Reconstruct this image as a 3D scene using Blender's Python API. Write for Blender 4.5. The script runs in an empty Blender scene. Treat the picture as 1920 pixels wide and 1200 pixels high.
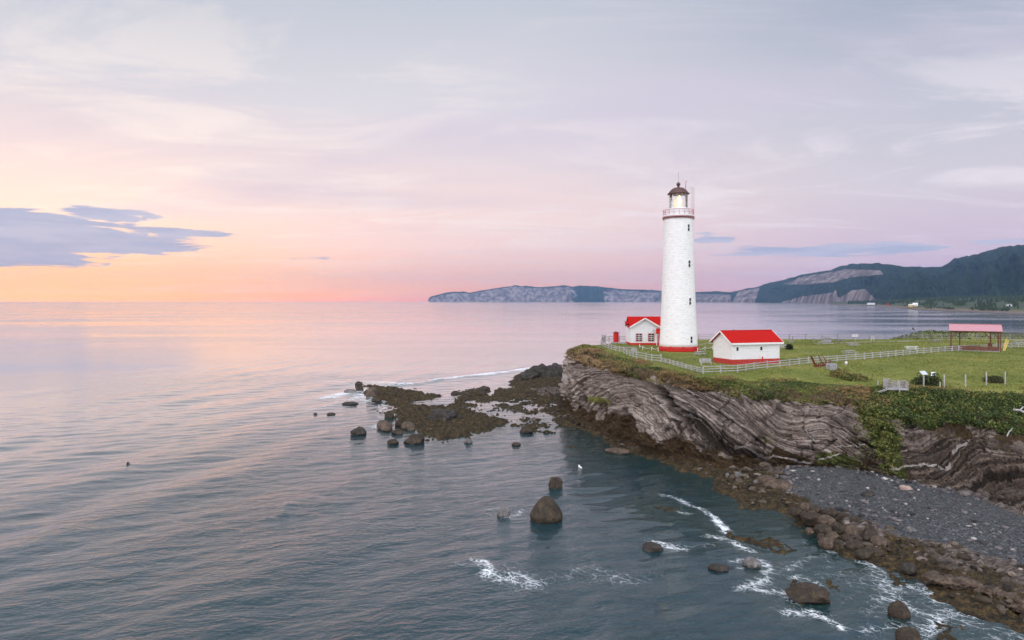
import bpy, math, random
import numpy as np
from mathutils import Vector, Matrix
random.seed(7); rng = np.random.default_rng(7)
sc = bpy.context.scene
R = math.radians

# ------------------------------------------------------------------ camera
FPX, CX, CY, HC = 1280.0, 960.0, 564.0, 21.0      # focal length in photo px, horizon row, camera height (m)
cam_d = bpy.data.cameras.new('camera'); cam = bpy.data.objects.new('camera', cam_d)
sc.collection.objects.link(cam); sc.camera = cam
cam.location = (0, 0, HC); cam.rotation_euler = (R(90), 0, 0)
cam_d.sensor_width = 36; cam_d.lens = 24; cam_d.shift_y = -36/1920
cam_d.clip_start = 0.5; cam_d.clip_end = 80000
sc.render.resolution_x = 1024; sc.render.resolution_y = 640
sc.view_settings.view_transform = 'Standard'; sc.view_settings.look = 'None'
sc.view_settings.exposure = 0.28; sc.view_settings.gamma = 1

def s2l(c):
    return tuple(((v/255)/12.92 if v/255 <= .04045 else ((v/255+.055)/1.055)**2.4) for v in c) + (1,)

class NT:
    """tiny node helper"""
    def __init__(s, tree): s.t = tree; tree.nodes.clear()
    def n(s, kind, **kw):
        nd = s.t.nodes.new(kind)
        for k, v in kw.items():
            if k.startswith('i_'):
                key = k[2:]; key = int(key) if key.isdigit() else key.replace('_', ' ')
                s.set(nd.inputs[key], v)
            else: setattr(nd, k, v)
        return nd
    def set(s, inp, v):
        if isinstance(v, bpy.types.NodeSocket): s.t.links.new(v, inp)
        elif v is not None: inp.default_value = v
    def m(s, op, a, b=None, c=None, clamp=False):
        nd = s.t.nodes.new('ShaderNodeMath'); nd.operation = op; nd.use_clamp = clamp
        s.set(nd.inputs[0], a)
        if b is not None: s.set(nd.inputs[1], b)
        if c is not None: s.set(nd.inputs[2], c)
        return nd.outputs[0]
    def mr(s, v, a, b, c=0.0, d=1.0, smooth=True):
        nd = s.t.nodes.new('ShaderNodeMapRange'); nd.interpolation_type = 'SMOOTHSTEP' if smooth else 'LINEAR'
        s.set(nd.inputs[0], v)
        for i, x in enumerate((a, b, c, d)): s.set(nd.inputs[i+1], x)
        return nd.outputs[0]
    def mix(s, f, a, b, mode='MIX'):
        nd = s.t.nodes.new('ShaderNodeMix'); nd.data_type = 'RGBA'; nd.blend_type = mode
        s.set(nd.inputs[0], f); s.set(nd.inputs[6], a); s.set(nd.inputs[7], b)
        return nd.outputs[2]
    def ramp(s, f, stops):
        nd = s.t.nodes.new('ShaderNodeValToRGB'); cr = nd.color_ramp
        while len(cr.elements) < len(stops): cr.elements.new(0.5)
        for e, (p, c) in zip(cr.elements, stops): e.position = p; e.color = c if len(c) == 4 else tuple(c)+(1,)
        s.set(nd.inputs[0], f); return nd.outputs[0]
    def noise(s, vec, scale=1.0, detail=4, rough=.5, dist=0.0, dims='3D', w=None):
        nd = s.t.nodes.new('ShaderNodeTexNoise'); nd.noise_dimensions = dims
        if vec is not None and dims != '1D': s.set(nd.inputs['Vector'], vec)
        if w is not None: s.set(nd.inputs['W'], w)
        nd.inputs['Scale'].default_value = scale; nd.inputs['Detail'].default_value = detail
        nd.inputs['Roughness'].default_value = rough; nd.inputs['Distortion'].default_value = dist
        return nd.outputs[0]
    def scale(s, vec, v):
        nd = s.t.nodes.new('ShaderNodeVectorMath'); nd.operation = 'MULTIPLY'
        s.set(nd.inputs[0], vec); s.set(nd.inputs[1], v); return nd.outputs[0]
    def attr(s, name):
        nd = s.t.nodes.new('ShaderNodeAttribute'); nd.attribute_name = name; return nd.outputs['Fac']
    def bump(s, h, strength=.5, dist=.1, normal=None):
        nd = s.t.nodes.new('ShaderNodeBump'); s.set(nd.inputs['Strength'], strength); s.set(nd.inputs['Distance'], dist)
        s.set(nd.inputs['Height'], h)
        if normal is not None: s.set(nd.inputs['Normal'], normal)
        return nd.outputs[0]
    def obj(s): return s.t.nodes.new('ShaderNodeTexCoord').outputs['Object']
    def uv(s): return s.t.nodes.new('ShaderNodeTexCoord').outputs['UV']

# ------------------------------------------------------------------ world: dusk sky
SUN_AZ, SUN_EL = -100.0, 10.0           # degrees from straight ahead (negative = left)
world = bpy.data.worlds.new('World'); sc.world = world; world.use_nodes = True
w = NT(world.node_tree)
gen = w.n('ShaderNodeTexCoord').outputs['Generated']
sx = w.n('ShaderNodeSeparateXYZ'); w.set(sx.inputs[0], gen); dx, dy, dz = sx.outputs
hyp = w.m('SQRT', w.m('ADD', w.m('MULTIPLY', dx, dx), w.m('MULTIPLY', dy, dy)))
el = w.m('DIVIDE', dz, w.m('MAXIMUM', hyp, .02)); az = w.m('ARCTAN2', dx, dy)
f = w.m('MULTIPLY', w.m('MAXIMUM', el, 0.0), 2.0, clamp=True)
rL = w.ramp(f, [(0, s2l((255, 160, 118))), (.012, s2l((255, 172, 92))), (.06, s2l((255, 194, 108))), (.12, s2l((255, 206, 158))),
                (.23, s2l((252, 226, 208))), (.39, s2l((234, 214, 211))), (.58, s2l((207, 204, 210))), (.8, s2l((187, 191, 201)))])
rC = w.ramp(f, [(0, s2l((248, 160, 158))), (.02, s2l((255, 172, 146))), (.07, s2l((253, 194, 172))), (.16, s2l((247, 212, 204))),
                (.33, s2l((235, 213, 210))), (.55, s2l((213, 208, 213))), (.9, s2l((183, 189, 199)))])
rR = w.ramp(f, [(0, s2l((216, 180, 200))), (.13, s2l((208, 184, 200))), (.3, s2l((204, 196, 205))), (.5, s2l((186, 187, 198))),
                (.75, s2l((160, 167, 184)))])
col = w.mix(w.mr(az, -.62, -.12), rL, rC)
col = w.mix(w.mr(az, -.05, .6), col, rR)
# thin streaked cloud sheet seen in perspective
den = w.m('ADD', w.m('MAXIMUM', dz, 0.0), .10)
cmb = w.n('ShaderNodeCombineXYZ'); w.set(cmb.inputs[0], w.m('DIVIDE', dx, den)); w.set(cmb.inputs[1], w.m('DIVIDE', dy, den))
st = w.noise(w.scale(cmb.outputs[0], (.7, 1.5, 1)), 1.0, 9, .66, 1.2)
st2 = w.noise(w.scale(cmb.outputs[0], (.22, .5, 1)), 1.0, 5, .55, .3)
lite = w.m('MULTIPLY', w.mr(st, .46, .64), w.m('MULTIPLY', w.mr(f, .05, .3, .25, .8), w.mr(f, .35, .8, .8, .28)))
col = w.mix(w.m('MULTIPLY', lite, .95), col, w.mix(w.mr(az, -.5, .5), s2l((252, 236, 224)), s2l((232, 222, 226))))
dk = w.m('MULTIPLY', w.mr(st2, .46, .64), w.mr(f, .10, .35, .25, .9))
col = w.mix(w.m('MULTIPLY', dk, .72), col, s2l((202, 192, 208)))
# afterglow hugging the horizon where the sun has gone down
gl1 = w.m('MULTIPLY', w.mr(az, .10, -.75), w.m('EXPONENT', w.m('MULTIPLY', w.m('MAXIMUM', el, 0.0), -15.0)))
gl1 = w.m('MULTIPLY', gl1, w.mr(dy, -.3, .3))
col = w.mix(1.0, col, w.mix(gl1, (0, 0, 0, 1), (1.40, .50, -.62, 1)), 'ADD')
# separate low blue-grey clouds
azs = w.n('ShaderNodeCombineXYZ'); w.set(azs.inputs[0], w.m('MULTIPLY', az, 11.0)); w.set(azs.inputs[1], w.m('MULTIPLY', el, 95.0))
cn = w.m('SUBTRACT', w.noise(azs.outputs[0], 1.0, 9, .62, .7), .5)
def ell(px, py, rx, ry, k=1.0):
    a0 = math.atan2(px-CX, FPX); c = math.cos(a0); e0 = (CY-py)/FPX*c
    ra = rx/FPX*c*c; re = ry/FPX*c
    u = w.m('DIVIDE', w.m('SUBTRACT', az, a0), ra); v = w.m('DIVIDE', w.m('SUBTRACT', el, e0), re)
    q = w.m('SQRT', w.m('ADD', w.m('MULTIPLY', u, u), w.m('MULTIPLY', v, v)))
    return w.m('MULTIPLY', w.m('SUBTRACT', 1.0, q), k)
msk = None
for e in [(-60, 450, 340, 56, 1.7), (140, 448, 270, 36, 1.6), (330, 436, 110, 9, .9), (200, 402, 100, 14, 1.1), (20, 414, 190, 28, 1.5),
          (1560, 468, 240, 12, 1), (1650, 466, 140, 11, 1), (1326, 445, 26, 10, .6), (1362, 447, 26, 8, .55), (548, 485, 50, 4, .3), (1845, 452, 90, 4, .3), (1400, 474, 70, 4, .5)]:
    q = ell(*e); msk = q if msk is None else w.m('MAXIMUM', msk, q)
ck = w.mr(w.m('ADD', msk, w.m('MULTIPLY', cn, 2.9)), .02, .36)
ccol = w.mix(w.mr(w.noise(azs.outputs[0], .8, 5, .6), .4, .62), s2l((166, 173, 200)), s2l((188, 188, 208)))
col = w.mix(w.m('MULTIPLY', ck, .88), col, ccol)
# unseen sky: high band darkened for reflections, behind and overhead brightened as added fill
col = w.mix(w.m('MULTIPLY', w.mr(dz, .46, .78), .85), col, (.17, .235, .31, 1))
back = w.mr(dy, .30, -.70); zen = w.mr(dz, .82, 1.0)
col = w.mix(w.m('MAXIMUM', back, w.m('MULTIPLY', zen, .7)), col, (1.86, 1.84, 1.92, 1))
sky = w.n('ShaderNodeTexSky', sky_type='NISHITA', sun_disc=False)
sky.sun_elevation = R(SUN_EL); sky.sun_rotation = R(SUN_AZ); sky.altitude = 20
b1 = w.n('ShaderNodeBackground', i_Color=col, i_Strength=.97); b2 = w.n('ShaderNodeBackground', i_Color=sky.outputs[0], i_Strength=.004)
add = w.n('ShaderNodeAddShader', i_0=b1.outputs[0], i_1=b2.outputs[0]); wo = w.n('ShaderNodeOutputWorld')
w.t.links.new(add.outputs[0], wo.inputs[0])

sun_d = bpy.data.lights.new('sun', 'SUN'); sun = bpy.data.objects.new('sun', sun_d); sc.collection.objects.link(sun)
sun_d.energy = 0.6; sun_d.angle = R(38); sun_d.color = (1, .80, .68)
sdir = Vector((math.sin(R(SUN_AZ))*math.cos(R(SUN_EL)), math.cos(R(SUN_AZ))*math.cos(R(SUN_EL)), math.sin(R(SUN_EL))))
sun.rotation_euler = (-sdir).to_track_quat('-Z', 'Y').to_euler()

# ------------------------------------------------------------------ helpers: maths
def P(px, py, z=0.0):
    Y = (HC-z)*FPX/(py-CY); return ((px-CX)/FPX*Y, Y, z)
def PY(px, Y, py):                     # point at known distance
    return ((px-CX)/FPX*Y, Y, HC-(py-CY)/FPX*Y)
def ss(a, b, x):
    t = np.clip((np.asarray(x, float)-a)/(b-a), 0, 1); return t*t*(3-2*t)
def zland(X, Y):                       # height of the lawn
    return 11 - 1.0*ss(105, 83, Y)*ss(20, 42, X)
def G(px, py):                         # pixel on the lawn -> world point
    z = 11.0
    for _ in range(12):
        X, Y, _z = P(px, py, z); z = float(zland(X, Y))
    return (X, Y, z)
def _h(i, j, k, seed):
    n = (i*374761393 + j*668265263 + k*2147483647 + seed*144665) & 0xffffffff
    n = ((n ^ (n >> 13))*1274126177) & 0xffffffff
    n = ((n ^ (n >> 16))*2246822519) & 0xffffffff
    return ((n ^ (n >> 15)) & 0xffff)/65535.0
def vnoise(x, y, z=None, seed=0):
    x = np.asarray(x, float); y = np.asarray(y, float); z = np.zeros_like(x) if z is None else np.asarray(z, float)
    i, j, k = [np.floor(a).astype(np.int64) for a in (x, y, z)]
    u, v, q = x-i, y-j, z-k; u, v, q = [t*t*(3-2*t) for t in (u, v, q)]
    r = 0
    for a, wa in ((0, 1-u), (1, u)):
        for b, wb in ((0, 1-v), (1, v)):
            for c, wc in ((0, 1-q), (1, q)):
                r = r + _h(i+a, j+b, k+c, seed)*wa*wb*wc
    return r*2-1
def fbm(x, y, z=None, oct=5, seed=0, gain=.5):
    r = 0; a = 1; f = 1; t = 0
    for o in range(oct):
        r = r + a*vnoise(x*f, y*f, None if z is None else z*f, seed+o*17); t += a; a *= gain; f *= 2.03
    return r/t
def sd_poly(X, Y, poly):               # + inside, distance to the outline
    X = X.ravel(); Y = Y.ravel(); d = np.full(X.shape, 1e9); ins = np.zeros(X.shape, bool)
    n = len(poly)
    for i in range(n):
        x0, y0 = poly[i][:2]; x1, y1 = poly[(i+1) % n][:2]
        ex, ey = x1-x0, y1-y0; L = ex*ex+ey*ey+1e-9
        t = np.clip(((X-x0)*ex+(Y-y0)*ey)/L, 0, 1)
        d = np.minimum(d, np.hypot(X-x0-t*ex, Y-y0-t*ey))
        c = ((y0 > Y) != (y1 > Y)) & (X < (x1-x0)*(Y-y0)/((y1-y0) if abs(y1-y0) > 1e-9 else 1e-9)+x0)
        ins ^= c
    return np.where(ins, d, -d)
def d_line(X, Y, pts):
    d = np.full(np.shape(X), 1e9)
    for (x0, y0), (x1, y1) in zip(pts[:-1], pts[1:]):
        ex, ey = x1-x0, y1-y0; L = ex*ex+ey*ey+1e-9
        t = np.clip(((X-x0)*ex+(Y-y0)*ey)/L, 0, 1)
        d = np.minimum(d, np.hypot(X-x0-t*ex, Y-y0-t*ey))
    return d

# ------------------------------------------------------------------ helpers: meshes and tagging
COL = sc.collection
def tag(o, label=None, cat=None, group=None, kind=None):
    if label: o['label'] = label
    if cat: o['category'] = cat
    if group: o['group'] = group
    if kind: o['kind'] = kind
    return o
def mesh_np(name, V, F, mat, parent=None, smooth=False, attrs=None, uv=None):
    V = np.asarray(V, np.float32); F = np.asarray(F, np.int32); k = F.shape[1]
    me = bpy.data.meshes.new(name)
    me.vertices.add(len(V)); me.vertices.foreach_set('co', V.ravel())
    me.loops.add(F.size); me.loops.foreach_set('vertex_index', F.ravel())
    me.polygons.add(len(F)); me.polygons.foreach_set('loop_start', np.arange(0, F.size, k, dtype=np.int32))
    me.polygons.foreach_set('loop_total', np.full(len(F), k, np.int32))
    me.polygons.foreach_set('use_smooth', np.full(len(F), smooth))
    for an, av in (attrs or {}).items():
        a = me.attributes.new(an, 'FLOAT', 'POINT'); a.data.foreach_set('value', np.asarray(av, np.float32).ravel())
    me.update(calc_edges=True); me.validate(); me.materials.append(mat)
    o = bpy.data.objects.new(name, me); COL.objects.link(o)
    if parent: o.parent = parent
    return o
def grid_faces(nr, nc, keep=None):
    i = np.arange(nr-1)[:, None]*nc+np.arange(nc-1)[None, :]
    F = np.stack([i, i+1, i+nc+1, i+nc], -1).reshape(-1, 4)
    if keep is not None: F = F[keep.ravel()]
    return F
def compact(V, F, attrs):
    used = np.unique(F); mp = np.full(len(V), -1); mp[used] = np.arange(len(used))
    return V[used], mp[F], {k: np.asarray(v).ravel()[used] for k, v in attrs.items()}

class MB:
    def __init__(s): s.v = []; s.f = []; s.uv = {}
    def add(s, vs, fs):
        b = len(s.v); s.v += [tuple(v) for v in vs]; s.f += [tuple(i+b for i in f) for f in fs]; return s
    def box(s, x0, x1, y0, y1, z0, z1, M=None):
        vs = [Vector((x, y, z)) for z in (z0, z1) for y in (y0, y1) for x in (x0, x1)]
        if M: vs = [M @ v for v in vs]
        return s.add(vs, [(0, 2, 3, 1), (4, 5, 7, 6), (0, 1, 5, 4), (2, 6, 7, 3), (0, 4, 6, 2), (1, 3, 7, 5)])
    def bar(s, a, b, wd, hg=None, up=(0, 0, 1)):
        hg = hg or wd; a = Vector(a); b = Vector(b); d = (b-a).normalized(); up = Vector(up)
        if abs(d.dot(up)) > .98: up = Vector((0, 1, 0))
        x = d.cross(up).normalized()*wd/2; y = x.cross(d).normalized()*hg/2
        vs = [p+q for p in (a, b) for q in (-x-y, x-y, x+y, -x+y)]
        return s.add(vs, [(0, 1, 2, 3), (7, 6, 5, 4), (0, 4, 5, 1), (1, 5, 6, 2), (2, 6, 7, 3), (3, 7, 4, 0)])
    def lathe(s, prof, n=24, cx=0, cy=0, cap=True, a0=0, a1=2*math.pi):
        full = abs(a1-a0-2*math.pi) < 1e-6; m = n if full else n+1; vs = []
        for r, z in prof:
            for i in range(m):
                a = a0+(a1-a0)*i/n; vs.append((cx+r*math.cos(a), cy+r*math.sin(a), z))
        fs = []
        for k in range(len(prof)-1):
            for i in range(n):
                j = (i+1) % m; fs.append((k*m+i, k*m+j, (k+1)*m+j, (k+1)*m+i))
        if cap and full:
            fs.append(tuple(reversed(range(m)))); fs.append(tuple((len(prof)-1)*m+i for i in range(m)))
        return s.add(vs, fs)
    def tube(s, pts, r, n=6):
        pts = [Vector(p) for p in pts]
        for a, b in zip(pts[:-1], pts[1:]):
            d = (b-a); L = d.length
            if L < 1e-6: continue
            M = Matrix.Translation(a) @ d.to_track_quat('Z', 'Y').to_matrix().to_4x4()
            vs = [M @ Vector((r*math.cos(2*math.pi*i/n), r*math.sin(2*math.pi*i/n), z)) for z in (0, L) for i in range(n)]
            s.add(vs, [(i, (i+1) % n, n+(i+1) % n, n+i) for i in range(n)]+[tuple(reversed(range(n))), tuple(range(n, 2*n))])
        return s
    def extrude(s, prof, d0, d1):      # profile in (x, z), extruded along y
        n = len(prof); vs = [(x, d, z) for d in (d0, d1) for x, z in prof]
        return s.add(vs, [tuple(range(n)), tuple(reversed(range(n, 2*n)))]+[(i, n+i, n+(i+1) % n, (i+1) % n) for i in range(n)])
    def build(s, name, mat, parent=None, smooth=False, uvf=None, bevel=0):
        me = bpy.data.meshes.new(name); me.from_pydata(s.v, [], s.f); me.update()
        me.materials.append(mat)
        if smooth:
            for p in me.polygons: p.use_smooth = True
        if uvf:
            l = me.uv_layers.new(name='UVMap')
            for p in me.polygons:
                us = [uvf(me.vertices[me.loops[i].vertex_index].co) for i in p.loop_indices]
                mu = max(u[0] for u in us)
                for i, u in zip(p.loop_indices, us):
                    uu = u[0]+uvf.period if (getattr(uvf, 'period', 0) and mu-u[0] > uvf.period/2) else u[0]
                    l.data[i].uv = (uu, u[1])
        o = bpy.data.objects.new(name, me); COL.objects.link(o)
        if bevel:
            b = o.modifiers.new('bevel', 'BEVEL'); b.width = bevel; b.segments = 2; b.limit_method = 'ANGLE'
        if parent: o.parent = parent
        return o
def thing(name, loc, rz=0.0, label=None, cat=None, group=None):
    o = bpy.data.objects.new(name, None); o.empty_display_size = .3; COL.objects.link(o)
    o.location = loc; o.rotation_euler = (0, 0, rz); tag(o, label, cat, group); return o
def copy_tree(o, parent=None):
    c = o.copy(); COL.objects.link(c); c.parent = parent
    for ch in list(o.children): copy_tree(ch, c)
    return c

# ------------------------------------------------------------------ materials
def mat(name):
    m = bpy.data.materials.new(name); m.use_nodes = True; t = NT(m.node_tree)
    t.p = t.n('ShaderNodeBsdfPrincipled'); t.o = t.n('ShaderNodeOutputMaterial')
    t.t.links.new(t.p.outputs[0], t.o.inputs[0]); return m, t
def paint(name, c, rough=.6, var=.15, sc_=3.0, dirt=None, bump=.02, metal=0, spec=.5):
    m, t = mat(name); v = t.obj(); n = t.noise(v, sc_, 5, .6)
    c0 = tuple(x*(1-var) for x in c)+(1,); c1 = tuple(min(1, x*(1+var)) for x in c)+(1,)
    cc = t.mix(t.mr(n, .3, .7), c0, c1)
    if dirt:
        n2 = t.noise(t.scale(v, (1, 1, .35)), sc_*.9, 6, .65); cc = t.mix(t.mr(n2, .55, .75, 0, .8), cc, tuple(dirt)+(1,))
    t.set(t.p.inputs['Base Color'], cc); t.set(t.p.inputs['Roughness'], rough); t.set(t.p.inputs['Metallic'], metal)
    t.set(t.p.inputs['Specular IOR Level'], spec)
    t.set(t.p.inputs['Normal'], t.bump(t.noise(v, sc_*6, 4, .6), .4, bump)); return m

M = {}
M['weathered'] = paint('weathered_white_wood', (.40, .39, .40), .85, .2, 2.5, (.24, .21, .20))
M['greywood'] = paint('grey_wood', (.26, .25, .26), .85, .2, 2.0)
M['white'] = paint('white_paint', (.80, .80, .82), .55, .05, 2.0, (.60, .58, .57))
M['red'] = paint('red_paint', (.52, .014, .008), .6, .12, 1.5, (.42, .04, .02), spec=.3)
M['redroof'] = None
M['pink'] = paint('faded_red_frame', (.55, .16, .17), .6, .1)
M['dark'] = paint('dark_glass', (.02, .022, .03), .15, .1)
M['rust'] = paint('dark_brown_metal', (.10, .045, .04), .5, .25, 3.0, (.05, .03, .03))
M['grate'] = paint('red_iron_railing', (.45, .05, .045), .5, .1)
M['pinkiron'] = paint('faded_iron', (.42, .22, .22), .6, .1)
M['brownwood'] = paint('brown_stained_wood', (.15, .062, .04), .8, .25, 2.0)
M['redwood'] = paint('dark_red_wood', (.16, .022, .02), .7, .15, 2.0)
M['stone'] = paint('grey_stone_block', (.34, .33, .36), .9, .3, 5, (.12, .11, .11), .05)
M['yellow'] = paint('yellow_board', (.72, .56, .16), .6, .1)
M['metal'] = paint('pale_metal_panel', (.62, .66, .72), .4, .05)
M['bird'] = paint('white_feathers', (.8, .8, .8), .8, .03)
M['darkbird'] = paint('dark_feathers', (.03, .03, .035), .8, .05)
M['rope'] = paint('pale_rope', (.6, .58, .58), .9, .1)
M['beak'] = paint('yellow_beak', (.6, .35, .05), .6, .1)

def m_roof(name, c, c2):
    m, t = mat(name); v = t.obj(); n = t.noise(v, 1.6, 6, .65); n2 = t.noise(v, 14, 3, .6)
    cc = t.mix(t.mr(n, .35, .7), c+(1,), c2+(1,)); cc = t.mix(t.mr(n2, .3, .8, 0, .35), cc, tuple(x*.6 for x in c)+(1,))
    wv = t.n('ShaderNodeTexWave', wave_type='BANDS', bands_direction='Z', i_Vector=v, i_Scale=2.2, i_Distortion=.4)
    t.set(t.p.inputs['Base Color'], cc); t.set(t.p.inputs['Roughness'], .8); t.set(t.p.inputs['Specular IOR Level'], .15)
    t.set(t.p.inputs['Normal'], t.bump(t.m('ADD', wv.outputs[1], n2), .5, .03)); return m
M['redroof'] = m_roof('red_shingles', (.52, .008, .006), (.44, .014, .010))
M['pinkroof'] = m_roof('faded_pink_metal_roof', (.62, .33, .38), (.56, .29, .33))

def m_masonry(name, c=(.82, .82, .82), rowh=.28, wid=.55, dirtc=(.38, .36, .38), amount=.5):
    m, t = mat(name); uv = t.uv(); ns = t.noise(t.obj(), 1.3, 4, .6)
    wob = t.n('ShaderNodeVectorMath', operation='ADD'); t.set(wob.inputs[0], uv)
    cb = t.n('ShaderNodeCombineXYZ'); t.set(cb.inputs[0], t.m('MULTIPLY', ns, .3)); t.set(cb.inputs[1], t.m('MULTIPLY', ns, .22)); t.set(wob.inputs[1], cb.outputs[0])
    br = t.n('ShaderNodeTexBrick', i_Vector=wob.outputs[0], i_Scale=1.0, i_Mortar_Size=.03, i_Mortar_Smooth=.4, i_Brick_Width=wid, i_Row_Height=rowh,
             i_Color1=c+(1,), i_Color2=tuple(x*.93 for x in c)+(1,), i_Mortar=tuple(x*.84 for x in c)+(1,))
    n1 = t.noise(t.scale(uv, (1.1, 5.0, 1)), 1.0, 6, .7)
    big = t.noise(t.obj(), .35, 3, .5)
    fac = t.m('MULTIPLY', t.mr(n1, .53, .66), t.mr(big, .34, .62, .25, amount))
    cc = t.mix(fac, br.outputs[0], dirtc+(1,))
    t.set(t.p.inputs['Base Color'], cc); t.set(t.p.inputs['Roughness'], .7)
    h = t.m('ADD', t.m('MULTIPLY', br.outputs[1], -1.0), t.m('MULTIPLY', n1, 1.6))
    t.set(t.p.inputs['Normal'], t.bump(h, .6, .05)); return m
M['tower'] = m_masonry('white_painted_masonry', (.92, .92, .93), .34, .8, (.42, .40, .44), .7)
M['brick'] = m_masonry('white_painted_brick', (.91, .91, .93), .16, .45, (.45, .34, .34), .55)
M['redbrick'] = m_masonry('red_painted_brick', (.52, .035, .025), .16, .4, (.46, .20, .18), .9)
M['lapped'] = m_masonry('white_boards', (.90, .90, .93), .18, 6.0, (.55, .52, .56), .35)
m, t = mat('lantern_lens'); em = t.n('ShaderNodeEmission', i_Color=(1, .78, .36, 1), i_Strength=3.6); t.t.links.new(em.outputs[0], t.o.inputs[0]); M['lamp'] = m
m, t = mat('lens_glass'); t.set(t.p.inputs['Base Color'], (.55, .56, .5, 1)); t.set(t.p.inputs['Roughness'], .2); t.set(t.p.inputs['Emission Color'], (1, .76, .34, 1)); t.set(t.p.inputs['Emission Strength'], .5); M['lens'] = m
m, t = mat('clear_glass'); gl = t.n('ShaderNodeBsdfGlossy', i_Roughness=.05); tr = t.n('ShaderNodeBsdfTransparent')
fr = t.n('ShaderNodeFresnel', i_IOR=1.35); mx = t.n('ShaderNodeMixShader', i_0=fr.outputs[0], i_1=tr.outputs[0], i_2=gl.outputs[0]); t.t.links.new(mx.outputs[0], t.o.inputs[0]); M['glass'] = m

# leaves: one material, colour from the plant's own tint attribute
def m_leaf(name, stops, rough=.7):
    m, t = mat(name); a = t.attr('tint'); n = t.noise(t.obj(), .9, 4, .6)
    cc = t.ramp(t.m('ADD', a, t.m('MULTIPLY', t.m('SUBTRACT', n, .5), .5), clamp=True), stops)
    t.set(t.p.inputs['Base Color'], cc); t.set(t.p.inputs['Roughness'], rough); t.set(t.p.inputs['Specular IOR Level'], .25); return m
M['scrub'] = m_leaf('scrub_leaves', [(0, (.028, .045, .014)), (.25, (.080, .112, .028)), (.45, (.18, .20, .050)), (.62, (.22, .165, .065)), (.8, (.24, .135, .070)), (1, (.36, .26, .13))])
M['bush'] = m_leaf('dark_leaves', [(0, (.012, .026, .010)), (.5, (.035, .055, .018)), (1, (.08, .08, .03))])
M['blade'] = m_leaf('grass_blades', [(0, (.10, .135, .028)), (.5, (.175, .20, .045)), (1, (.32, .29, .09))])

# lawn
m, t = mat('lawn_grass'); v = t.obj()
n1 = t.noise(v, .09, 5, .6); n2 = t.noise(v, 1.4, 6, .7); n3 = t.noise(t.scale(v, (.05, .22, 1)), 1, 4, .6)
cc = t.ramp(t.m('ADD', t.m('MULTIPLY', n1, .5), t.m('MULTIPLY', n2, .5)), [(.36, (.10, .135, .028)), (.5, (.185, .21, .048)), (.62, (.32, .295, .09))])
cc = t.mix(t.mr(n3, .52, .72, 0, .35), cc, (.23, .21, .085, 1))
t.set(t.p.inputs['Base Color'], cc); t.set(t.p.inputs['Roughness'], .9); t.set(t.p.inputs['Specular IOR Level'], .15)
t.set(t.p.inputs['Normal'], t.bump(t.noise(v, 5, 5, .7), .8, .25)); M['lawn'] = m
M['gravelpath'] = paint('trodden_gravel', (.40, .36, .33), .95, .2, 1.5)

# folded rock of the cliff
m, t = mat('folded_cliff_rock'); v = t.obj()
bed = t.attr('bed'); nd = t.noise(v, .55, 5, .6); nf = t.noise(v, 3.0, 5, .65)
bw = t.m('ADD', bed, t.m('MULTIPLY', t.m('SUBTRACT', nd, .5), .10))
b1_ = t.noise(None, 9.0, 4, .7, dims='1D', w=bw); b2_ = t.noise(None, 2.2, 2, .5, dims='1D', w=bw)
nc = t.noise(v, 7.0, 4, .7); lay = t.m('ADD', t.m('MULTIPLY', b1_, .60), t.m('ADD', t.m('MULTIPLY', nf, .24), t.m('MULTIPLY', nc, .16)))
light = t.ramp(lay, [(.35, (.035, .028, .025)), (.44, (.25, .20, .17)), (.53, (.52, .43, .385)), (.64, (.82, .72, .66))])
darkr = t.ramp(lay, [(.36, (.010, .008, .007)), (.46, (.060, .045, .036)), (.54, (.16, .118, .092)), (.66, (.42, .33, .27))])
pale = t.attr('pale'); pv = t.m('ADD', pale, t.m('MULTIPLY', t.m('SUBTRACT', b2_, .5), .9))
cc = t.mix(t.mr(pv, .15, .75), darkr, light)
soil = t.ramp(nf, [(.3, (.06, .045, .022)), (.5, (.13, .09, .045)), (.7, (.20, .14, .08))])
def speck(a, lo, hi, k=1.0): return t.mr(t.m('ADD', a, t.m('MULTIPLY', t.m('SUBTRACT', nf, .5), k)), lo, hi)
cc = t.mix(speck(t.attr('weed'), .35, .6), cc, t.ramp(nf, [(.3, (.018, .011, .005)), (.5, (.065, .038, .014)), (.7, (.15, .09, .04))]))
cc = t.mix(speck(t.attr('soil'), .35, .6), cc, soil)
cc = t.mix(speck(t.attr('green'), .4, .6), cc, t.ramp(nf, [(.3, (.03, .045, .012)), (.5, (.09, .11, .025)), (.7, (.19, .19, .05))]))
cc = t.mix(speck(t.attr('algae'), .5, .7, 1.2), cc, (.24, .25, .05, 1))
cc = t.mix(speck(t.attr('vein'), .5, .7, 1.8), cc, (.60, .55, .53, 1))
t.set(t.p.inputs['Base Color'], cc); t.set(t.p.inputs['Roughness'], .8); t.set(t.p.inputs['Specular IOR Level'], .35)
t.set(t.p.inputs['Normal'], t.bump(t.m('ADD', b1_, t.m('ADD', nf, nc)), 1.0, .4)); M['cliff'] = m

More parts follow.
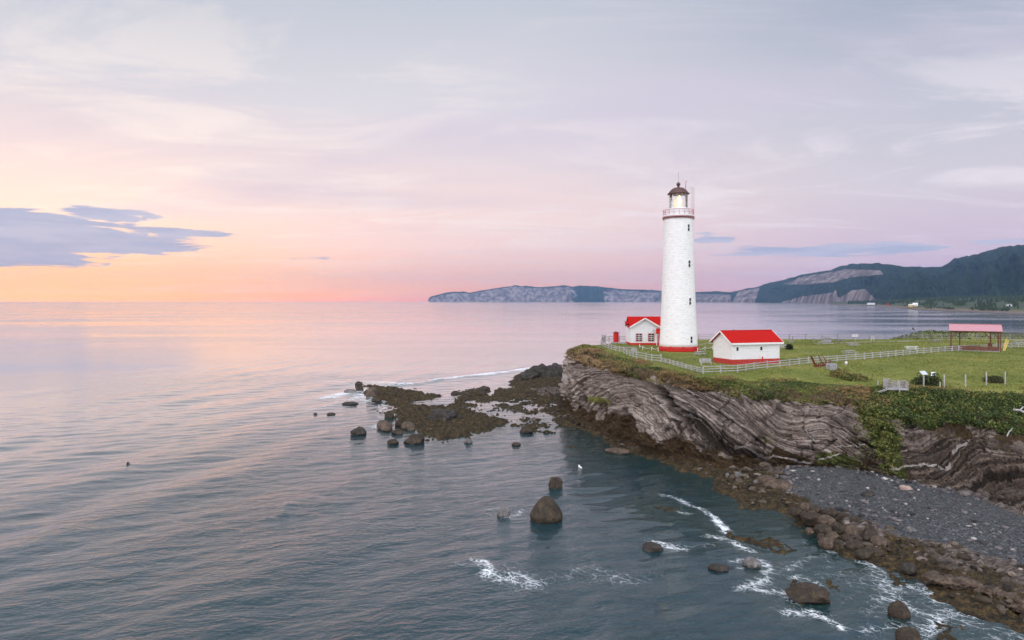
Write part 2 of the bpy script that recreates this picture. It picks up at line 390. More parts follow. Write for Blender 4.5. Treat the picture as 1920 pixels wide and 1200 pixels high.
# shore: weed, wet rock, gravel
m, t = mat('shore_rock'); v = t.obj()
nf = t.noise(v, 1.7, 6, .7); ng = t.noise(v, 5.5, 4, .7); vo = t.n('ShaderNodeTexVoronoi', i_Vector=v, i_Scale=3.2)
strat = t.noise(t.scale(v, (1.0, 3.5, 1)), 1.2, 5, .65)
weed = t.ramp(t.m('ADD', t.m('MULTIPLY', nf, .6), t.m('MULTIPLY', ng, .4)), [(.38, (.006, .005, .003)), (.47, (.027, .019, .008)), (.55, (.080, .052, .017)), (.66, (.19, .125, .05))])
grv = t.ramp(t.m('ADD', t.m('MULTIPLY', ng, .7), t.m('MULTIPLY', nf, .3)), [(.36, (.014, .015, .016)), (.47, (.052, .057, .062)), (.57, (.12, .125, .135)), (.67, (.40, .39, .39))])
rk = t.ramp(strat, [(.33, (.022, .018, .017)), (.5, (.11, .088, .075)), (.68, (.30, .25, .22))])
wet = t.attr('weed'); gr = t.attr('gravel')
cc = t.mix(t.mr(t.m('ADD', gr, t.m('MULTIPLY', t.m('SUBTRACT', nf, .5), .8)), .38, .62), rk, grv)
cc = t.mix(t.mr(t.m('ADD', wet, t.m('MULTIPLY', t.m('SUBTRACT', nf, .5), 1.1)), .35, .6), cc, weed)
t.set(t.p.inputs['Base Color'], cc); t.set(t.p.inputs['Roughness'], .75); t.set(t.p.inputs['Specular IOR Level'], .35)
t.set(t.p.inputs['Normal'], t.bump(t.m('ADD', nf, ng), .9, .25)); M['shore'] = m

def m_rock(name, c0, c1, c2, weedc=(.06, .038, .014), weed_z=.5, sc_=1.2):
    m, t = mat(name); v = t.obj(); n = t.noise(v, sc_, 6, .65); n2 = t.noise(v, sc_*5, 4, .65)
    cc = t.ramp(t.m('ADD', t.m('MULTIPLY', n, .6), t.m('MULTIPLY', n2, .4)), [(.33, c0), (.5, c1), (.68, c2)])
    gz = t.n('ShaderNodeSeparateXYZ'); t.set(gz.inputs[0], t.t.nodes.new('ShaderNodeNewGeometry').outputs['Position'])
    wl = t.mr(t.m('ADD', gz.outputs[2], t.m('MULTIPLY', t.m('SUBTRACT', n2, .5), .7)), weed_z-.15, weed_z+.2)
    cc = t.mix(wl, tuple(weedc)+(1,), cc)
    t.set(t.p.inputs['Base Color'], cc); t.set(t.p.inputs['Roughness'], t.mr(wl, 0, 1, .35, .8)); t.set(t.p.inputs['Normal'], t.bump(t.m('ADD', n, n2), .8, .12)); return m
M['rock_tan'] = m_rock('tan_boulder', (.028, .019, .013), (.085, .059, .041), (.22, .16, .12), (.03, .02, .012), .12)
M['rock_brown'] = m_rock('brown_boulder', (.010, .007, .005), (.038, .026, .016), (.12, .085, .052), (.02, .012, .006), .15)
M['rock_grey'] = m_rock('grey_boulder', (.05, .047, .047), (.15, .14, .14), (.33, .31, .30), (.03, .025, .02), .1)
M['rock_dark'] = m_rock('dark_wet_rock', (.009, .008, .008), (.032, .026, .022), (.11, .09, .075), (.02, .014, .008), .1)
M['rock_pink'] = m_rock('pale_pink_rock', (.22, .14, .12), (.42, .30, .26), (.6, .48, .44), (.2, .14, .1), -5)
M['pebble'] = m_leaf('pebble_stone', [(0, (.02, .02, .022)), (.5, (.085, .08, .086)), (.8, (.20, .18, .18)), (1, (.5, .47, .46))], .85)

# sea
m, t = mat('sea_water'); v = t.obj()
band = t.noise(t.scale(v, (.0035, .011, 1)), 1.0, 4, .6, .4); big = t.noise(t.scale(v, (.05, .035, 1)), 1.0, 4, .6)
rot = t.n('ShaderNodeVectorRotate', rotation_type='Z_AXIS', i_Vector=v, i_Angle=R(-16)).outputs[0]
rp1 = t.noise(t.scale(rot, (.48, 1.0, 1)), 1.0, 4, .56, .5); rp2 = t.noise(t.scale(rot, (2.2, 4.2, 1)), 1.0, 3, .6, .3)
sw = t.noise(t.scale(v, (.16, .09, 1)), 1.0, 3, .5, .3)
hgt = t.m('ADD', t.m('MULTIPLY', rp1, .62), t.m('ADD', t.m('MULTIPLY', rp2, .10), t.m('MULTIPLY', sw, .10)))
off = t.attr('offshore'); stg = t.m('MULTIPLY', t.m('MULTIPLY', t.mr(band, .36, .64, .5, .95), t.mr(big, .3, .7, .7, 1.15)), t.mr(off, 0, 1, 1.30, .10))
calm = t.attr('calm'); stg = t.m('MULTIPLY', stg, t.m('SUBTRACT', 1.0, t.m('MULTIPLY', calm, .75)))
t.set(t.p.inputs['Base Color'], t.mix(t.attr('shallow'), (.008, .036, .048, 1), (.014, .040, .042, 1)))
rgh = t.m('ADD', .05, t.m('MULTIPLY', off, t.mr(band, .36, .64, .04, .12))); t.set(t.p.inputs['Roughness'], rgh); t.set(t.p.inputs['IOR'], 1.38); t.set(t.p.inputs['Coat Weight'], t.mr(off, 0, 1, .45, 1.0)); t.set(t.p.inputs['Coat IOR'], t.mr(off, 0, 1, 1.42, 1.75)); t.set(t.p.inputs['Coat Roughness'], rgh)
t.set(t.p.inputs['Normal'], t.bump(hgt, stg, .60))
fa = t.attr('foam'); dist = t.noise(v, 1.3, 4, .6)
av = t.n('ShaderNodeVectorMath', operation='ADD'); t.set(av.inputs[0], v); cb = t.n('ShaderNodeCombineXYZ'); t.set(cb.inputs[0], t.m('MULTIPLY', dist, 1.8)); t.set(cb.inputs[1], t.m('MULTIPLY', dist, -1.5)); t.set(av.inputs[1], cb.outputs[0])
vr = t.n('ShaderNodeTexVoronoi', feature='DISTANCE_TO_EDGE', i_Vector=av.outputs[0], i_Scale=1.15)
vr2 = t.n('ShaderNodeTexVoronoi', feature='DISTANCE_TO_EDGE', i_Vector=av.outputs[0], i_Scale=3.1)
lace = t.m('MAXIMUM', t.mr(vr.outputs[0], .16, .0), t.m('MULTIPLY', t.mr(vr2.outputs[0], .2, 0), .8))
fn = t.noise(v, 2.6, 6, .7)
ff = t.m('ADD', t.m('MULTIPLY', lace, .5), t.m('MULTIPLY', fn, .5))
fm = t.mr(t.m('ADD', ff, fa), .84, 1.30)
fm = t.m('MULTIPLY', fm, t.mr(fa, .02, .15))
fo = t.n('ShaderNodeBsdfDiffuse', i_Color=(.80, .85, .90, 1)); ms = t.n('ShaderNodeMixShader', i_0=fm, i_1=t.p.outputs[0], i_2=fo.outputs[0])
t.t.links.new(ms.outputs[0], t.o.inputs[0]); M['sea'] = m

# distant land
m, t = mat('forested_mountain'); v = t.obj(); n = t.noise(v, .012, 6, .7); n2 = t.noise(v, .05, 4, .7); n3 = t.noise(t.scale(v, (.012, .012, .0025)), 1, 5, .62)
fc = t.ramp(t.m('ADD', t.m('MULTIPLY', n, .5), t.m('MULTIPLY', n2, .5)), [(.40, (.003, .012, .013)), (.5, (.014, .034, .026)), (.60, (.045, .072, .045))])
rc = t.ramp(n3, [(.38, (.09, .075, .08)), (.5, (.21, .17, .17)), (.60, (.36, .30, .30))])
cc = t.mix(t.mr(t.m('ADD', t.attr('rock'), t.m('MULTIPLY', t.m('SUBTRACT', n3, .5), 1.3)), .4, .6), fc, rc)
t.set(t.p.inputs['Base Color'], cc); t.set(t.p.inputs['Roughness'], .95); t.set(t.p.inputs['Specular IOR Level'], .1)
t.set(t.p.inputs['Normal'], t.bump(t.m('ADD', n2, n3), 1, 18)); M['mountain'] = m
m, t = mat('coastal_flat'); v = t.obj(); n = t.noise(v, .02, 6, .7); h = t.attr('up')
cc = t.ramp(t.m('ADD', h, t.m('MULTIPLY', t.m('SUBTRACT', n, .5), .25), clamp=True), [(0, (.05, .05, .055)), (.12, (.16, .13, .12)), (.2, (.16, .11, .06)), (.35, (.09, .10, .035)), (.6, (.035, .055, .022))])
t.set(t.p.inputs['Base Color'], cc); t.set(t.p.inputs['Roughness'], .95); M['flat'] = m
M['forest'] = m_leaf('far_conifers', [(0, (.007, .018, .010)), (.5, (.022, .042, .020)), (1, (.06, .075, .03))])

# ------------------------------------------------------------------ land outline (world metres)
LAND = [P(955, 722), P(965, 706), P(1002, 689), P(1040, 687), (14, 186), (40, 190), (100, 192), (300, 190), (420, 150), (300, 20), (120, 28), (60, 38),
        P(1950, 1195), P(1890, 1165), P(1850, 1150), P(1785, 1128), P(1765, 1098), P(1705, 1078), P(1640, 1052), P(1560, 1035), P(1520, 1015),
        P(1492, 980), P(1450, 952), P(1400, 946), P(1362, 925), P(1345, 905), P(1300, 886), P(1230, 866), P(1190, 852), P(1140, 830), P(1090, 802),
        P(1055, 792), P(1012, 772), P(1050, 764), P(1040, 754), P(1000, 750), P(960, 742), P(920, 742), P(945, 733), P(975, 728)]
REEFS = [  # (outline px, height)
    ([(685, 724), (732, 725), (770, 733), (825, 744), (790, 751), (760, 757), (800, 762), (860, 767), (905, 774), (952, 791), (915, 811), (870, 820), (820, 822), (790, 812), (765, 797), (735, 783), (738, 758), (700, 750), (685, 738)], .75),
    ([(905, 742), (950, 744), (955, 752), (925, 757)], .35), ([(945, 758), (985, 757), (980, 770), (950, 766)], .3),
    ([(975, 776), (1000, 776), (1038, 797), (1030, 803), (1000, 796)], .35), ([(1008, 770), (1050, 767), (1075, 775), (1072, 785), (1045, 784)], .4),
    ([(845, 736), (870, 731), (915, 728), (915, 735), (890, 742), (850, 741)], .35),
    ([(1045, 833), (1085, 836), (1080, 845), (1062, 842)], .25), ([(1440, 1012), (1470, 1018), (1505, 1038), (1490, 1048), (1455, 1040), (1425, 1022)], .22),
    ([(1550, 1085), (1580, 1100), (1590, 1118), (1560, 1112)], .15), ([(1655, 1062), (1695, 1062), (1720, 1090), (1712, 1102), (1670, 1096)], .35),
    ([(1745, 1165), (1800, 1172), (1850, 1190), (1845, 1215), (1760, 1215)], .3), ([(1230, 955), (1270, 960), (1275, 968), (1240, 964)], .2),
    ([(1365, 998), (1400, 1010), (1430, 1020), (1415, 1024), (1370, 1006)], .15), ([(1480, 1085), (1500, 1085), (1530, 1120), (1500, 1140), (1478, 1128)], .15)]
GRAVEL = [P(*q, .8) for q in [(1478, 872), (1560, 874), (1640, 892), (1700, 912), (1800, 942), (1920, 985), (2300, 1080), (2300, 1230), (1930, 1068), (1830, 1034),
                              (1730, 1010), (1690, 1000), (1640, 975), (1580, 958), (1520, 938), (1470, 905)]]
def shore_height(X, Y):
    X0, Y0 = X, Y; X = X+1.3*fbm(X*.30, Y*.30, oct=5, seed=201, gain=.65); Y = Y+2.4*fbm(X*.30, Y*.30, oct=5, seed=202, gain=.65)
    dl = sd_poly(X, Y, LAND)
    n = fbm(X.ravel()*.35, Y.ravel()*.35, oct=5, seed=3); n2 = fbm(X.ravel()*1.3, Y.ravel()*1.3, oct=4, seed=9)
    gv = sd_poly(X, Y, GRAVEL); g = ss(-1.5, 1.0, gv)
    inside = .13+np.minimum(np.maximum(dl, 0)*.11, 1.5)
    h = np.where(dl > 0, inside, .13+dl*.34)
    th = R(-38); st_ = X.ravel()*math.sin(th)+Y.ravel()*math.cos(th)     # rock ribs along the foot of the cliff
    rib = np.abs(vnoise(st_*1.1+n*.8, X.ravel()*.12, seed=21))*.45-.12
    n3 = np.abs(fbm(X0.ravel()*1.1, Y0.ravel()*1.1, oct=4, seed=205, gain=.6))
    h = h+(n*.34+n2*.16+(n3-.18)*.7*ss(-1, 1, dl)+rib*ss(-1, 4, dl))*(1-.8*g)
    reef = np.zeros_like(h)
    zn = sd_poly(X, Y, [P(*q) for q in [(880, 738), (960, 728), (1060, 745), (1075, 790), (1030, 812), (960, 800), (900, 775), (850, 760)]])
    h = np.maximum(h, np.where(zn > -1, -.30+.9*n3+.75*n+.25*n2, -2))
    for poly, hh in REEFS:
        d = sd_poly(X, Y, [P(*q) for q in poly]); hr = hh*(.35+.65*np.tanh(d/5))*ss(-1.2, .8, d)-.22*(d < 0)+(n*.55+n3*.9-.28+rib*.4)*np.minimum(1, .3+hh)
        hr = np.where(d < -3, -2, hr); h = np.maximum(h, hr); reef = np.maximum(reef, ss(-2, 0, d))
    return h, dl, g, reef

# ------------------------------------------------------------------ sea
def axis(segs):
    out = []
    for a, b, s0, s1 in segs:          # spacing grows from s0 to s1
        x = a
        while x < b: out.append(x); k = (x-a)/(b-a); x += s0*(s1/s0)**k
    return out
def sym(dense0, dense1, step, far):
    d = list(np.arange(dense0, dense1, step)); r = []; s = step; x = dense1
    while x < far: r.append(x); s *= 1.12; x += s
    r.append(far); l = []; s = step; x = dense0-step
    while x > -far: l.append(x); s *= 1.12; x -= s
    l.append(-far); return np.array(l[::-1]+d+r)
FAR = 15500
xs = sym(-75, 60, .38, FAR); ys = sym(32, 190, .38, FAR)
X, Y = np.meshgrid(xs, ys); Xf = X.ravel(); Yf = Y.ravel()
fade = (ss(-160, -75, Xf)*ss(150, 60, Xf)*ss(0, 32, Yf)*ss(330, 190, Yf))
Z = np.zeros_like(Xf)
wr = random.Random(5)
for k in range(14):
    lam = wr.uniform(6, 17); th = R(wr.gauss(-18, 14)); a = lam*.0020; ph = wr.uniform(0, 6.28)
    Z += a*np.sin(2*math.pi/lam*(Xf*math.cos(th)+Yf*math.sin(th))+ph+1.2*vnoise(Xf*.02, Yf*.02, seed=k))
for k in range(26):
    lam = wr.uniform(1.6, 4.5); th = R(wr.gauss(-68, 26)); a = lam*.0018; ph = wr.uniform(0, 6.28)
    Z += a*np.sin(2*math.pi/lam*(Xf*math.cos(th)+Yf*math.sin(th))+ph+2.0*vnoise(Xf*.05, Yf*.05, seed=k+50))
near = (Xf > -75) & (Xf < 62) & (Yf > 30) & (Yf < 215)
foam = np.zeros_like(Xf); shallow = np.zeros_like(Xf); calm = np.zeros_like(Xf)
xn, yn = Xf[near], Yf[near]
hs, dls, _g, reefn = shore_height(xn, yn)
FOAM = [  # px polyline, half width m, strength, crest height
    ([(818, 713), (860, 708), (915, 702), (975, 694), (1000, 689)], 1.9, 1.0, .28), ([(740, 722), (780, 720), (820, 714)], 1.2, .45, .3), ([(690, 716), (735, 718), (760, 721)], 2.2, .62, .1),
    ([(600, 714), (640, 716), (665, 722)], 1.6, .45, .0), ([(618, 745), (650, 738), (682, 734), (690, 745)], 2.6, .70, .1), ([(640, 752), (670, 748), (690, 752)], 1.5, .6, 0),
    ([(560, 775), (610, 762), (640, 755)], 1.4, .36, .1), ([(700, 798), (712, 803), (730, 806)], 1.2, .55, 0), ([(575, 712), (610, 718)], 1.2, .35, 0),
    ([(860, 1062), (885, 1066), (912, 1072)], .45, .60, .1), ([(888, 1052), (904, 1056), (916, 1070), (912, 1080)], .62, .95, .14), ([(918, 1074), (960, 1085), (1010, 1092)], 1.0, .42, 0),
    ([(1000, 1090), (1050, 1080), (1100, 1068), (1140, 1070)], 1.0, .38, 0), ([(1120, 1075), (1160, 1088), (1200, 1094)], .9, .42, 0),
    ([(912, 955), (935, 960), (948, 972), (968, 968), (975, 958)], .5, .45, 0), ([(1235, 930), (1270, 940), (1310, 953), (1335, 966), (1352, 980), (1366, 997)], .42, .72, .03), ([(1335, 966), (1352, 980), (1366, 997)], .30, .9, 0),
    ([(1330, 1004), (1360, 1010), (1385, 1020), (1408, 1032)], .55, .80, .03), ([(1345, 1008), (1380, 1016), (1400, 1028)], .35, 1.0, 0), ([(1258, 960), (1290, 965)], .4, .5, 0),
    ([(1225, 1018), (1250, 1026), (1280, 1030)], .5, .55, 0), ([(1300, 1024), (1340, 1020)], .4, .36, 0), ([(1375, 1052), (1410, 1050), (1432, 1050), (1442, 1066)], .5, .62, 0), ([(1378, 1064), (1392, 1066)], .25, .9, 0),
    ([(1440, 1070), (1430, 1090), (1400, 1100), (1385, 1105), (1440, 1108), (1480, 1112), (1498, 1122)], .7, .48, 0), ([(1490, 1080), (1530, 1090), (1545, 1108)], .35, .55, 0), ([(1480, 1065), (1520, 1045), (1570, 1035)], .6, .42, 0),
    ([(1560, 1035), (1600, 1045), (1640, 1060), (1650, 1095), (1670, 1110)], .8, .46, 0), ([(1480, 1150), (1510, 1145), (1525, 1152)], .6, .5, 0), ([(1520, 1142), (1555, 1165), (1580, 1178)], .3, .75, 0),
    ([(1640, 1120), (1690, 1130), (1725, 1148), (1762, 1160), (1740, 1185)], .6, .56, 0), ([(1700, 1100), (1740, 1100), (1760, 1125)], .8, .5, 0), ([(1780, 1155), (1830, 1155), (1880, 1165), (1920, 1180)], .8, .5, 0),
    ([(1620, 1180), (1680, 1178), (1740, 1195)], .6, .42, 0), ([(1600, 1140), (1640, 1150)], .5, .3, 0), ([(540, 945), (530, 965)], .3, .25, .12), ([(545, 948), (580, 938), (640, 945)], .6, .2, .08)]
fm_ = np.zeros_like(xn); zz = np.zeros_like(xn)
nse = vnoise(xn*.9, yn*.9, seed=77)
for pts, wd, stg_, hg_ in FOAM:
    q = [P(*p)[:2] for p in pts]; x0 = min(a for a, b in q)-8; x1 = max(a for a, b in q)+8; y0 = min(b for a, b in q)-10; y1 = max(b for a, b in q)+10
    s = np.where((xn > x0) & (xn < x1) & (yn > y0) & (yn < y1))[0]
    d = d_line(xn[s]+nse[s]*.5*wd, yn[s]+nse[s]*.7*wd, q)
    nb = .72+.55*fbm(xn[s]*.28, yn[s]*.28, oct=4, seed=79); fm_[s] = np.maximum(fm_[s], stg_*nb*np.exp(-(d/wd/1.25)**2)); fm_[s] = np.maximum(fm_[s], .24*nb*np.exp(-(d/wd/3.0)**2)); zz[s] += hg_*np.exp(-(d/wd/1.6)**2)
edge = np.exp(-((hs+.22)/.16)**2)*ss(-6, -.1, hs); expo = ss(75, 50, yn)*ss(18, 28, xn)
fm_ = np.maximum(fm_, edge*expo*.30)
fm_ = np.maximum(fm_, edge*ss(-21, -26, xn)*ss(115, 125, yn)*.5)
foam[near] = fm_; Z[near] += zz
shallow[near] = ss(-2.2, -.1, hs)
# sheltered pool behind the reef
pool = np.exp(-((xn-3)/13)**2-((yn-140)/22)**2); calm[near] = np.clip(pool*.9, 0, .6)
Z = Z*fade*(1-.8*calm)
tag(mesh_np('sea', np.stack([Xf, Yf, Z], -1), grid_faces(len(ys), len(xs)), M['sea'], smooth=True,
            attrs={'foam': foam, 'shallow': shallow, 'calm': calm, 'offshore': ss(22, 150, np.hypot(Xf-24, (Yf-52)))}), kind='structure')

# ------------------------------------------------------------------ shore platform, beach and reef
xs2 = np.arange(-52, 105, .27); ys2 = np.arange(36, 198, .30)
X, Y = np.meshgrid(xs2, ys2); h, dl, g, reef = shore_height(X, Y); H2 = h.reshape(X.shape)
keep = (np.maximum.reduce([H2[:-1, :-1], H2[1:, :-1], H2[:-1, 1:], H2[1:, 1:]]) > -.35)
nn = fbm(X.ravel()*.25, Y.ravel()*.25, oct=4, seed=31)
wd_ = np.clip(np.where(dl > 0, 1-ss(.35, 1.35, h+nn*.5), 1), 0, 1)*(1-g*.95)
wd_ = np.maximum(wd_, (reef > .3)*(1-ss(.9, 1.4, h)))
px_ = CX+X.ravel()/Y.ravel()*FPX
wd_ = np.where((px_ < 1065) & (Y.ravel() > 155), np.maximum(wd_, .75), wd_)
V, F, A = compact(np.stack([X.ravel(), Y.ravel(), h], -1), grid_faces(len(ys2), len(xs2), keep), {'weed': wd_, 'gravel': g})
tag(mesh_np('shore', V, F, M['shore'], smooth=True, attrs=A), kind='structure')

# ------------------------------------------------------------------ cliff and lawn: one loft  foot > rock top > crest > inland
def D_(x, y): return (x, y, 11.0)
ST = [  # foot, rock top, crest, inland
    ((420, 188, .2), (420, 184, 9), (420, 178, 11), D_(420, 165)), ((200, 188, .2), (200, 184, 9), (200, 178, 11), D_(200, 165)),
    ((100, 187, .2), (100, 184, 9), (100, 178, 11), D_(100, 165)), ((60, 187, .2), (60, 183, 9), (60, 177, 11), D_(60, 163)),
    ((36, 185, .2), (37, 181, 9), (38, 175, 11), D_(42, 160)), ((20, 177, .2), (24, 171, 9), (27, 166, 11), D_(34, 155)),
    ((12.5, 162, .2), (16.5, 158, 8.5), (20, 155, 11), D_(30, 150)),
    (P(1057, 742, .6), PY(1074, 146, 662), P(1092, 647, 11.2), D_(30.2, 150.3)),
    (P(1058, 768, .5), PY(1076, 128, 668), P(1108, 650, 11.1), D_(31, 151.5)),
    (P(1085, 786, .6), PY(1098, 117, 676), P(1128, 656, 11), D_(32.5, 153.5)),
    (P(1130, 806, .8), PY(1125, 111, 684), P(1160, 668, 11), D_(34.5, 155.7)),
    (P(1195, 836, .8), PY(1190, 100.5, 700), P(1212, 684, 11), D_(38, 158.2)),
    (P(1255, 850, .8), PY(1250, 92.5, 716), P(1262, 697, 11), D_(42, 160.5)),
    (P(1325, 868, .8), PY(1320, 88.0, 727), P(1330, 710, 11), D_(50, 162)),
    (P(1400, 872, 1.0), PY(1400, 86.5, 735), PY(1408, 92.5, 714), D_(57, 163.2)),
    (P(1490, 876, 1.2), PY(1490, 84.5, 744), PY(1500, 91, 717), D_(64, 163.8)),
    (P(1575, 884, 1.2), PY(1580, 82, 752), PY(1590, 87.8, 722), D_(72, 164.2)),
    (P(1665, 900, 1.4), PY(1668, 80, 775), PY(1680, 86, 728), D_(80, 164.6)),
    (P(1755, 918, 1.5), PY(1755, 79, 782), PY(1765, 84.5, 732), D_(88, 165)),
    (P(1840, 938, 1.5), PY(1842, 75, 802), PY(1855, 83, 736), D_(98, 165.4)),
    (P(1930, 965, 1.5), PY(1935, 70, 830), PY(1945, 81, 741), D_(110, 165.5)),
    (P(2080, 1010, 1.5), PY(2090, 66, 870), PY(2110, 78, 750), D_(130, 165.5)),
    ((84, 50, 1.5), (88, 60, 6), (94, 72, 10), D_(170, 165.5)), ((130, 38, 1.5), (134, 48, 6), (140, 60, 10), D_(230, 165.5)),
    ((300, 26, 1.5), (304, 36, 6), (310, 50, 10), D_(420, 165.5))]
ST = np.array(ST, float)               # station, line, xyz
def catmull(P4, t):
    p0, p1, p2, p3 = P4; return .5*((2*p1)+(-p0+p2)*t+(2*p0-5*p1+4*p2-p3)*t*t+(-p0+3*p1-3*p2+p3)*t**3)
rows_ = []
for i in range(len(ST)-1):
    seg = [ST[max(i-1, 0)], ST[i], ST[i+1], ST[min(i+2, len(ST)-1)]]
    L = np.linalg.norm(ST[i+1][1]-ST[i][1]); vis = 5 <= i <= 21
    n = max(3, int(L/(.13 if vis else 1.2)))
    if i in (0, 1, 2) or i > 21: rows_ += [ST[i]*(1-t)+ST[i+1]*t for t in np.arange(n)/n]
    else: rows_ += [catmull(seg, t) for t in np.arange(n)/n]
rows_.append(ST[-1]); S = np.array(rows_); nS = len(S)
nA, nB, nC = 110, 36, 70
def strip(a, b, n, p=1.0, end=False):
    t = (np.arange(n+(1 if end else 0))/n)**p; return a[:, None, :]*(1-t)[None, :, None]+b[:, None, :]*t[None, :, None]
A_ = strip(S[:, 0], S[:, 1], nA); B_ = strip(S[:, 1], S[:, 2], nB, 1, True)
L0 = np.concatenate([A_, B_], 1)       # cliff grid  (station, row, xyz)
tA = np.concatenate([np.arange(nA)/nA, np.full(nB+1, 1.0)]); tB = np.concatenate([np.zeros(nA), np.arange(nB+1)/nB])
# continue the foot below the beach
L0[:, 0, 2] -= 1.2
du = np.gradient(L0, axis=0); dv = np.gradient(L0, axis=1); N = np.cross(du, dv); N /= (np.linalg.norm(N, axis=2, keepdims=True)+1e-9)
if N[nS//2, nA//2, 1] > 0: N = -N
X, Y, Zc = L0[..., 0], L0[..., 1], L0[..., 2]
qx = CX+X/Y*FPX; qy = CY+(HC-Zc)/Y*FPX
# beds of the folds: surveyed trace lines, thin-plate interpolated over the face in (along, up) metres
TR = {0: [(1150, 835), (1180, 795), (1212, 838)], 1: [(1118, 800), (1172, 752), (1222, 785), (1255, 850)],
      2: [(1085, 770), (1130, 725), (1200, 716), (1245, 748), (1295, 812), (1345, 866)], 3: [(1068, 735), (1110, 698), (1180, 695), (1245, 722), (1330, 784), (1400, 834), (1460, 868)],
      4: [(1265, 716), (1330, 750), (1405, 802), (1480, 845), (1540, 868)], 5: [(1340, 722), (1400, 762), (1450, 812), (1500, 826), (1555, 812), (1640, 870), (1720, 875), (1800, 850), (1880, 830)],
      6: [(1425, 730), (1452, 772), (1488, 796), (1530, 785), (1600, 810), (1700, 840), (1800, 825), (1900, 800)],
      7: [(1490, 740), (1540, 755), (1610, 775), (1720, 800), (1850, 800), (1960, 800)], 4.2: [(1700, 902), (1800, 885), (1900, 868)], 3: [(1068, 735), (1110, 698), (1180, 695), (1245, 722), (1330, 784), (1400, 834), (1460, 868), (1900, 915), (2000, 925)]}
cp = [(x, y, s) for s, l in TR.items() for x, y in l]
fq = np.stack([qx[:, :nA].ravel(), qy[:, :nA].ravel()], -1); SX = X[:, :nA].ravel(); SZ = Zc[:, :nA].ravel()
front = (Y[:, :nA].ravel() < 150)
ctrl = []
for x, y, s in cp:
    i = np.argmin(np.where(front, (fq[:, 0]-x)**2+(fq[:, 1]-y)**2, 1e12)); ctrl.append((SX[i], SZ[i], s))
ctrl = np.array(ctrl); ctrl[:, 1] *= 1.3
def U(r2): return np.where(r2 > 1e-9, r2*np.log(r2+1e-12), 0)
n = len(ctrl); K = U(((ctrl[:, None, :2]-ctrl[None, :, :2])**2).sum(-1))+np.eye(n)*8.0
Pm = np.c_[np.ones(n), ctrl[:, :2]]; Am = np.block([[K, Pm], [Pm.T, np.zeros((3, 3))]])
wv_ = np.linalg.solve(Am, np.r_[ctrl[:, 2], 0, 0, 0])
def bedf(x, z):
    z = z*1.3; r = wv_[n]+wv_[n+1]*x+wv_[n+2]*z
    for k in range(n): r = r+wv_[k]*U((x-ctrl[k, 0])**2+(z-ctrl[k, 1])**2)
    return r
bed = np.where((X < 100) & (Y < 165), bedf(np.clip(X, 5, 80), Zc), Zc*.5+X*.03)
bed = bed+.12*fbm(X*.18, Zc*.18, Y*.05, oct=4, seed=5)
crag = ss(0, .04, tA)[None, :]*(1-tB[None, :])**1.5*np.ones_like(X)
b1d = vnoise(bed*5.5, np.full_like(bed, .5), seed=2)*.6+vnoise(bed*13, np.full_like(bed, .5), seed=4)*.35
big = fbm(X*.16, Zc*.16, Y*.16, oct=3, seed=11); mid = fbm(X*.7, Zc*.7, Y*.7, oct=5, seed=12, gain=.6)
rid = 1-2*np.abs(fbm(X*.35+bed, Zc*.35, Y*.35, oct=3, seed=14))
def cells(x, y, z, seed):
    i, j, k = [np.floor(a).astype(np.int64) for a in (x, y, z)]; d1 = np.full(x.shape, 9.); d2 = np.full(x.shape, 9.); hh = np.zeros(x.shape)
    for a in (-1, 0, 1):
        for b in (-1, 0, 1):
            for c in (-1, 0, 1):
                u, v, q = i+a, j+b, k+c
                d = (u+_h(u, v, q, seed)-x)**2+(v+_h(u, v, q, seed+1)-y)**2+(q+_h(u, v, q, seed+2)-z)**2; g_ = _h(u, v, q, seed+3)
                m1 = d < d1; d2 = np.where(m1, d1, np.minimum(d2, d)); hh = np.where(m1, g_, hh); d1 = np.where(m1, d, d1)
    return hh*2-1, np.sqrt(d2)-np.sqrt(d1)
wq = .35*fbm(X*.8, Zc*.8, Y*.8, oct=3, seed=340)
cA, eA = cells(X*.30+wq, Zc*.42+wq, Y*.26, 350); cB, eB = cells(X*.9+wq, Zc*1.3+wq, Y*.8, 360)
bed = bed+.10*cA+.02*cB
hq = lambda a, b_=0, sd_=0: _h(np.floor(a).astype(np.int64), np.floor(b_+0*a).astype(np.int64), np.zeros(np.shape(a), np.int64), sd_)*2-1
al = X*.9-Zc*.7+Y*.25+.6*mid
step = hq(bed*5.3, 0, 301)*.26+hq(bed*12.5, 0, 302)*.14+hq(bed*5.3, al*.55, 303)*.24+hq(bed*12.5, al*1.7, 304)*.16
disp = crag*(b1d*.22+step*1.25+big*1.3+mid*.5+(rid-.6)*.5+cA*.45+cB*.13-.35*ss(.06, .0, eA)-.10*ss(.06, 0, eB))
# the dark cleft under the fold, and two lesser ones
wx_ = 3.0*fbm(X*.9, Zc*.9, Y*.9, oct=4, seed=311, gain=.7); wy_ = 3.0*fbm(X*.9, Zc*.9, Y*.9, oct=4, seed=312, gain=.7)
def stroke(pts, wd): return np.exp(-(d_line(qx+wx_, qy+wy_, pts)/wd)**2)
fr_ = (Y < 165)
cleft = np.maximum(stroke([(1236, 735), (1262, 762), (1300, 792)], 6), stroke([(1285, 785), (1330, 815), (1380, 838)], 12))
cleft = np.maximum(cleft, stroke([(1300, 800), (1330, 830)], 12)); cleft = np.maximum(cleft, stroke([(1380, 838), (1440, 858)], 6))
cleft2 = np.maximum(stroke([(1560, 800), (1585, 790), (1600, 808)], 9), stroke([(1380, 770), (1430, 812)], 5)*.5)
disp = disp-(np.minimum(cleft*1.3, 1)*3.0+cleft2*1.6)*crag*fr_
disp += crag*fr_*(X > 46)*1.2*(vnoise(X*.25, Zc*.9, seed=41)*.5)   # stepped ledges on the eastern face
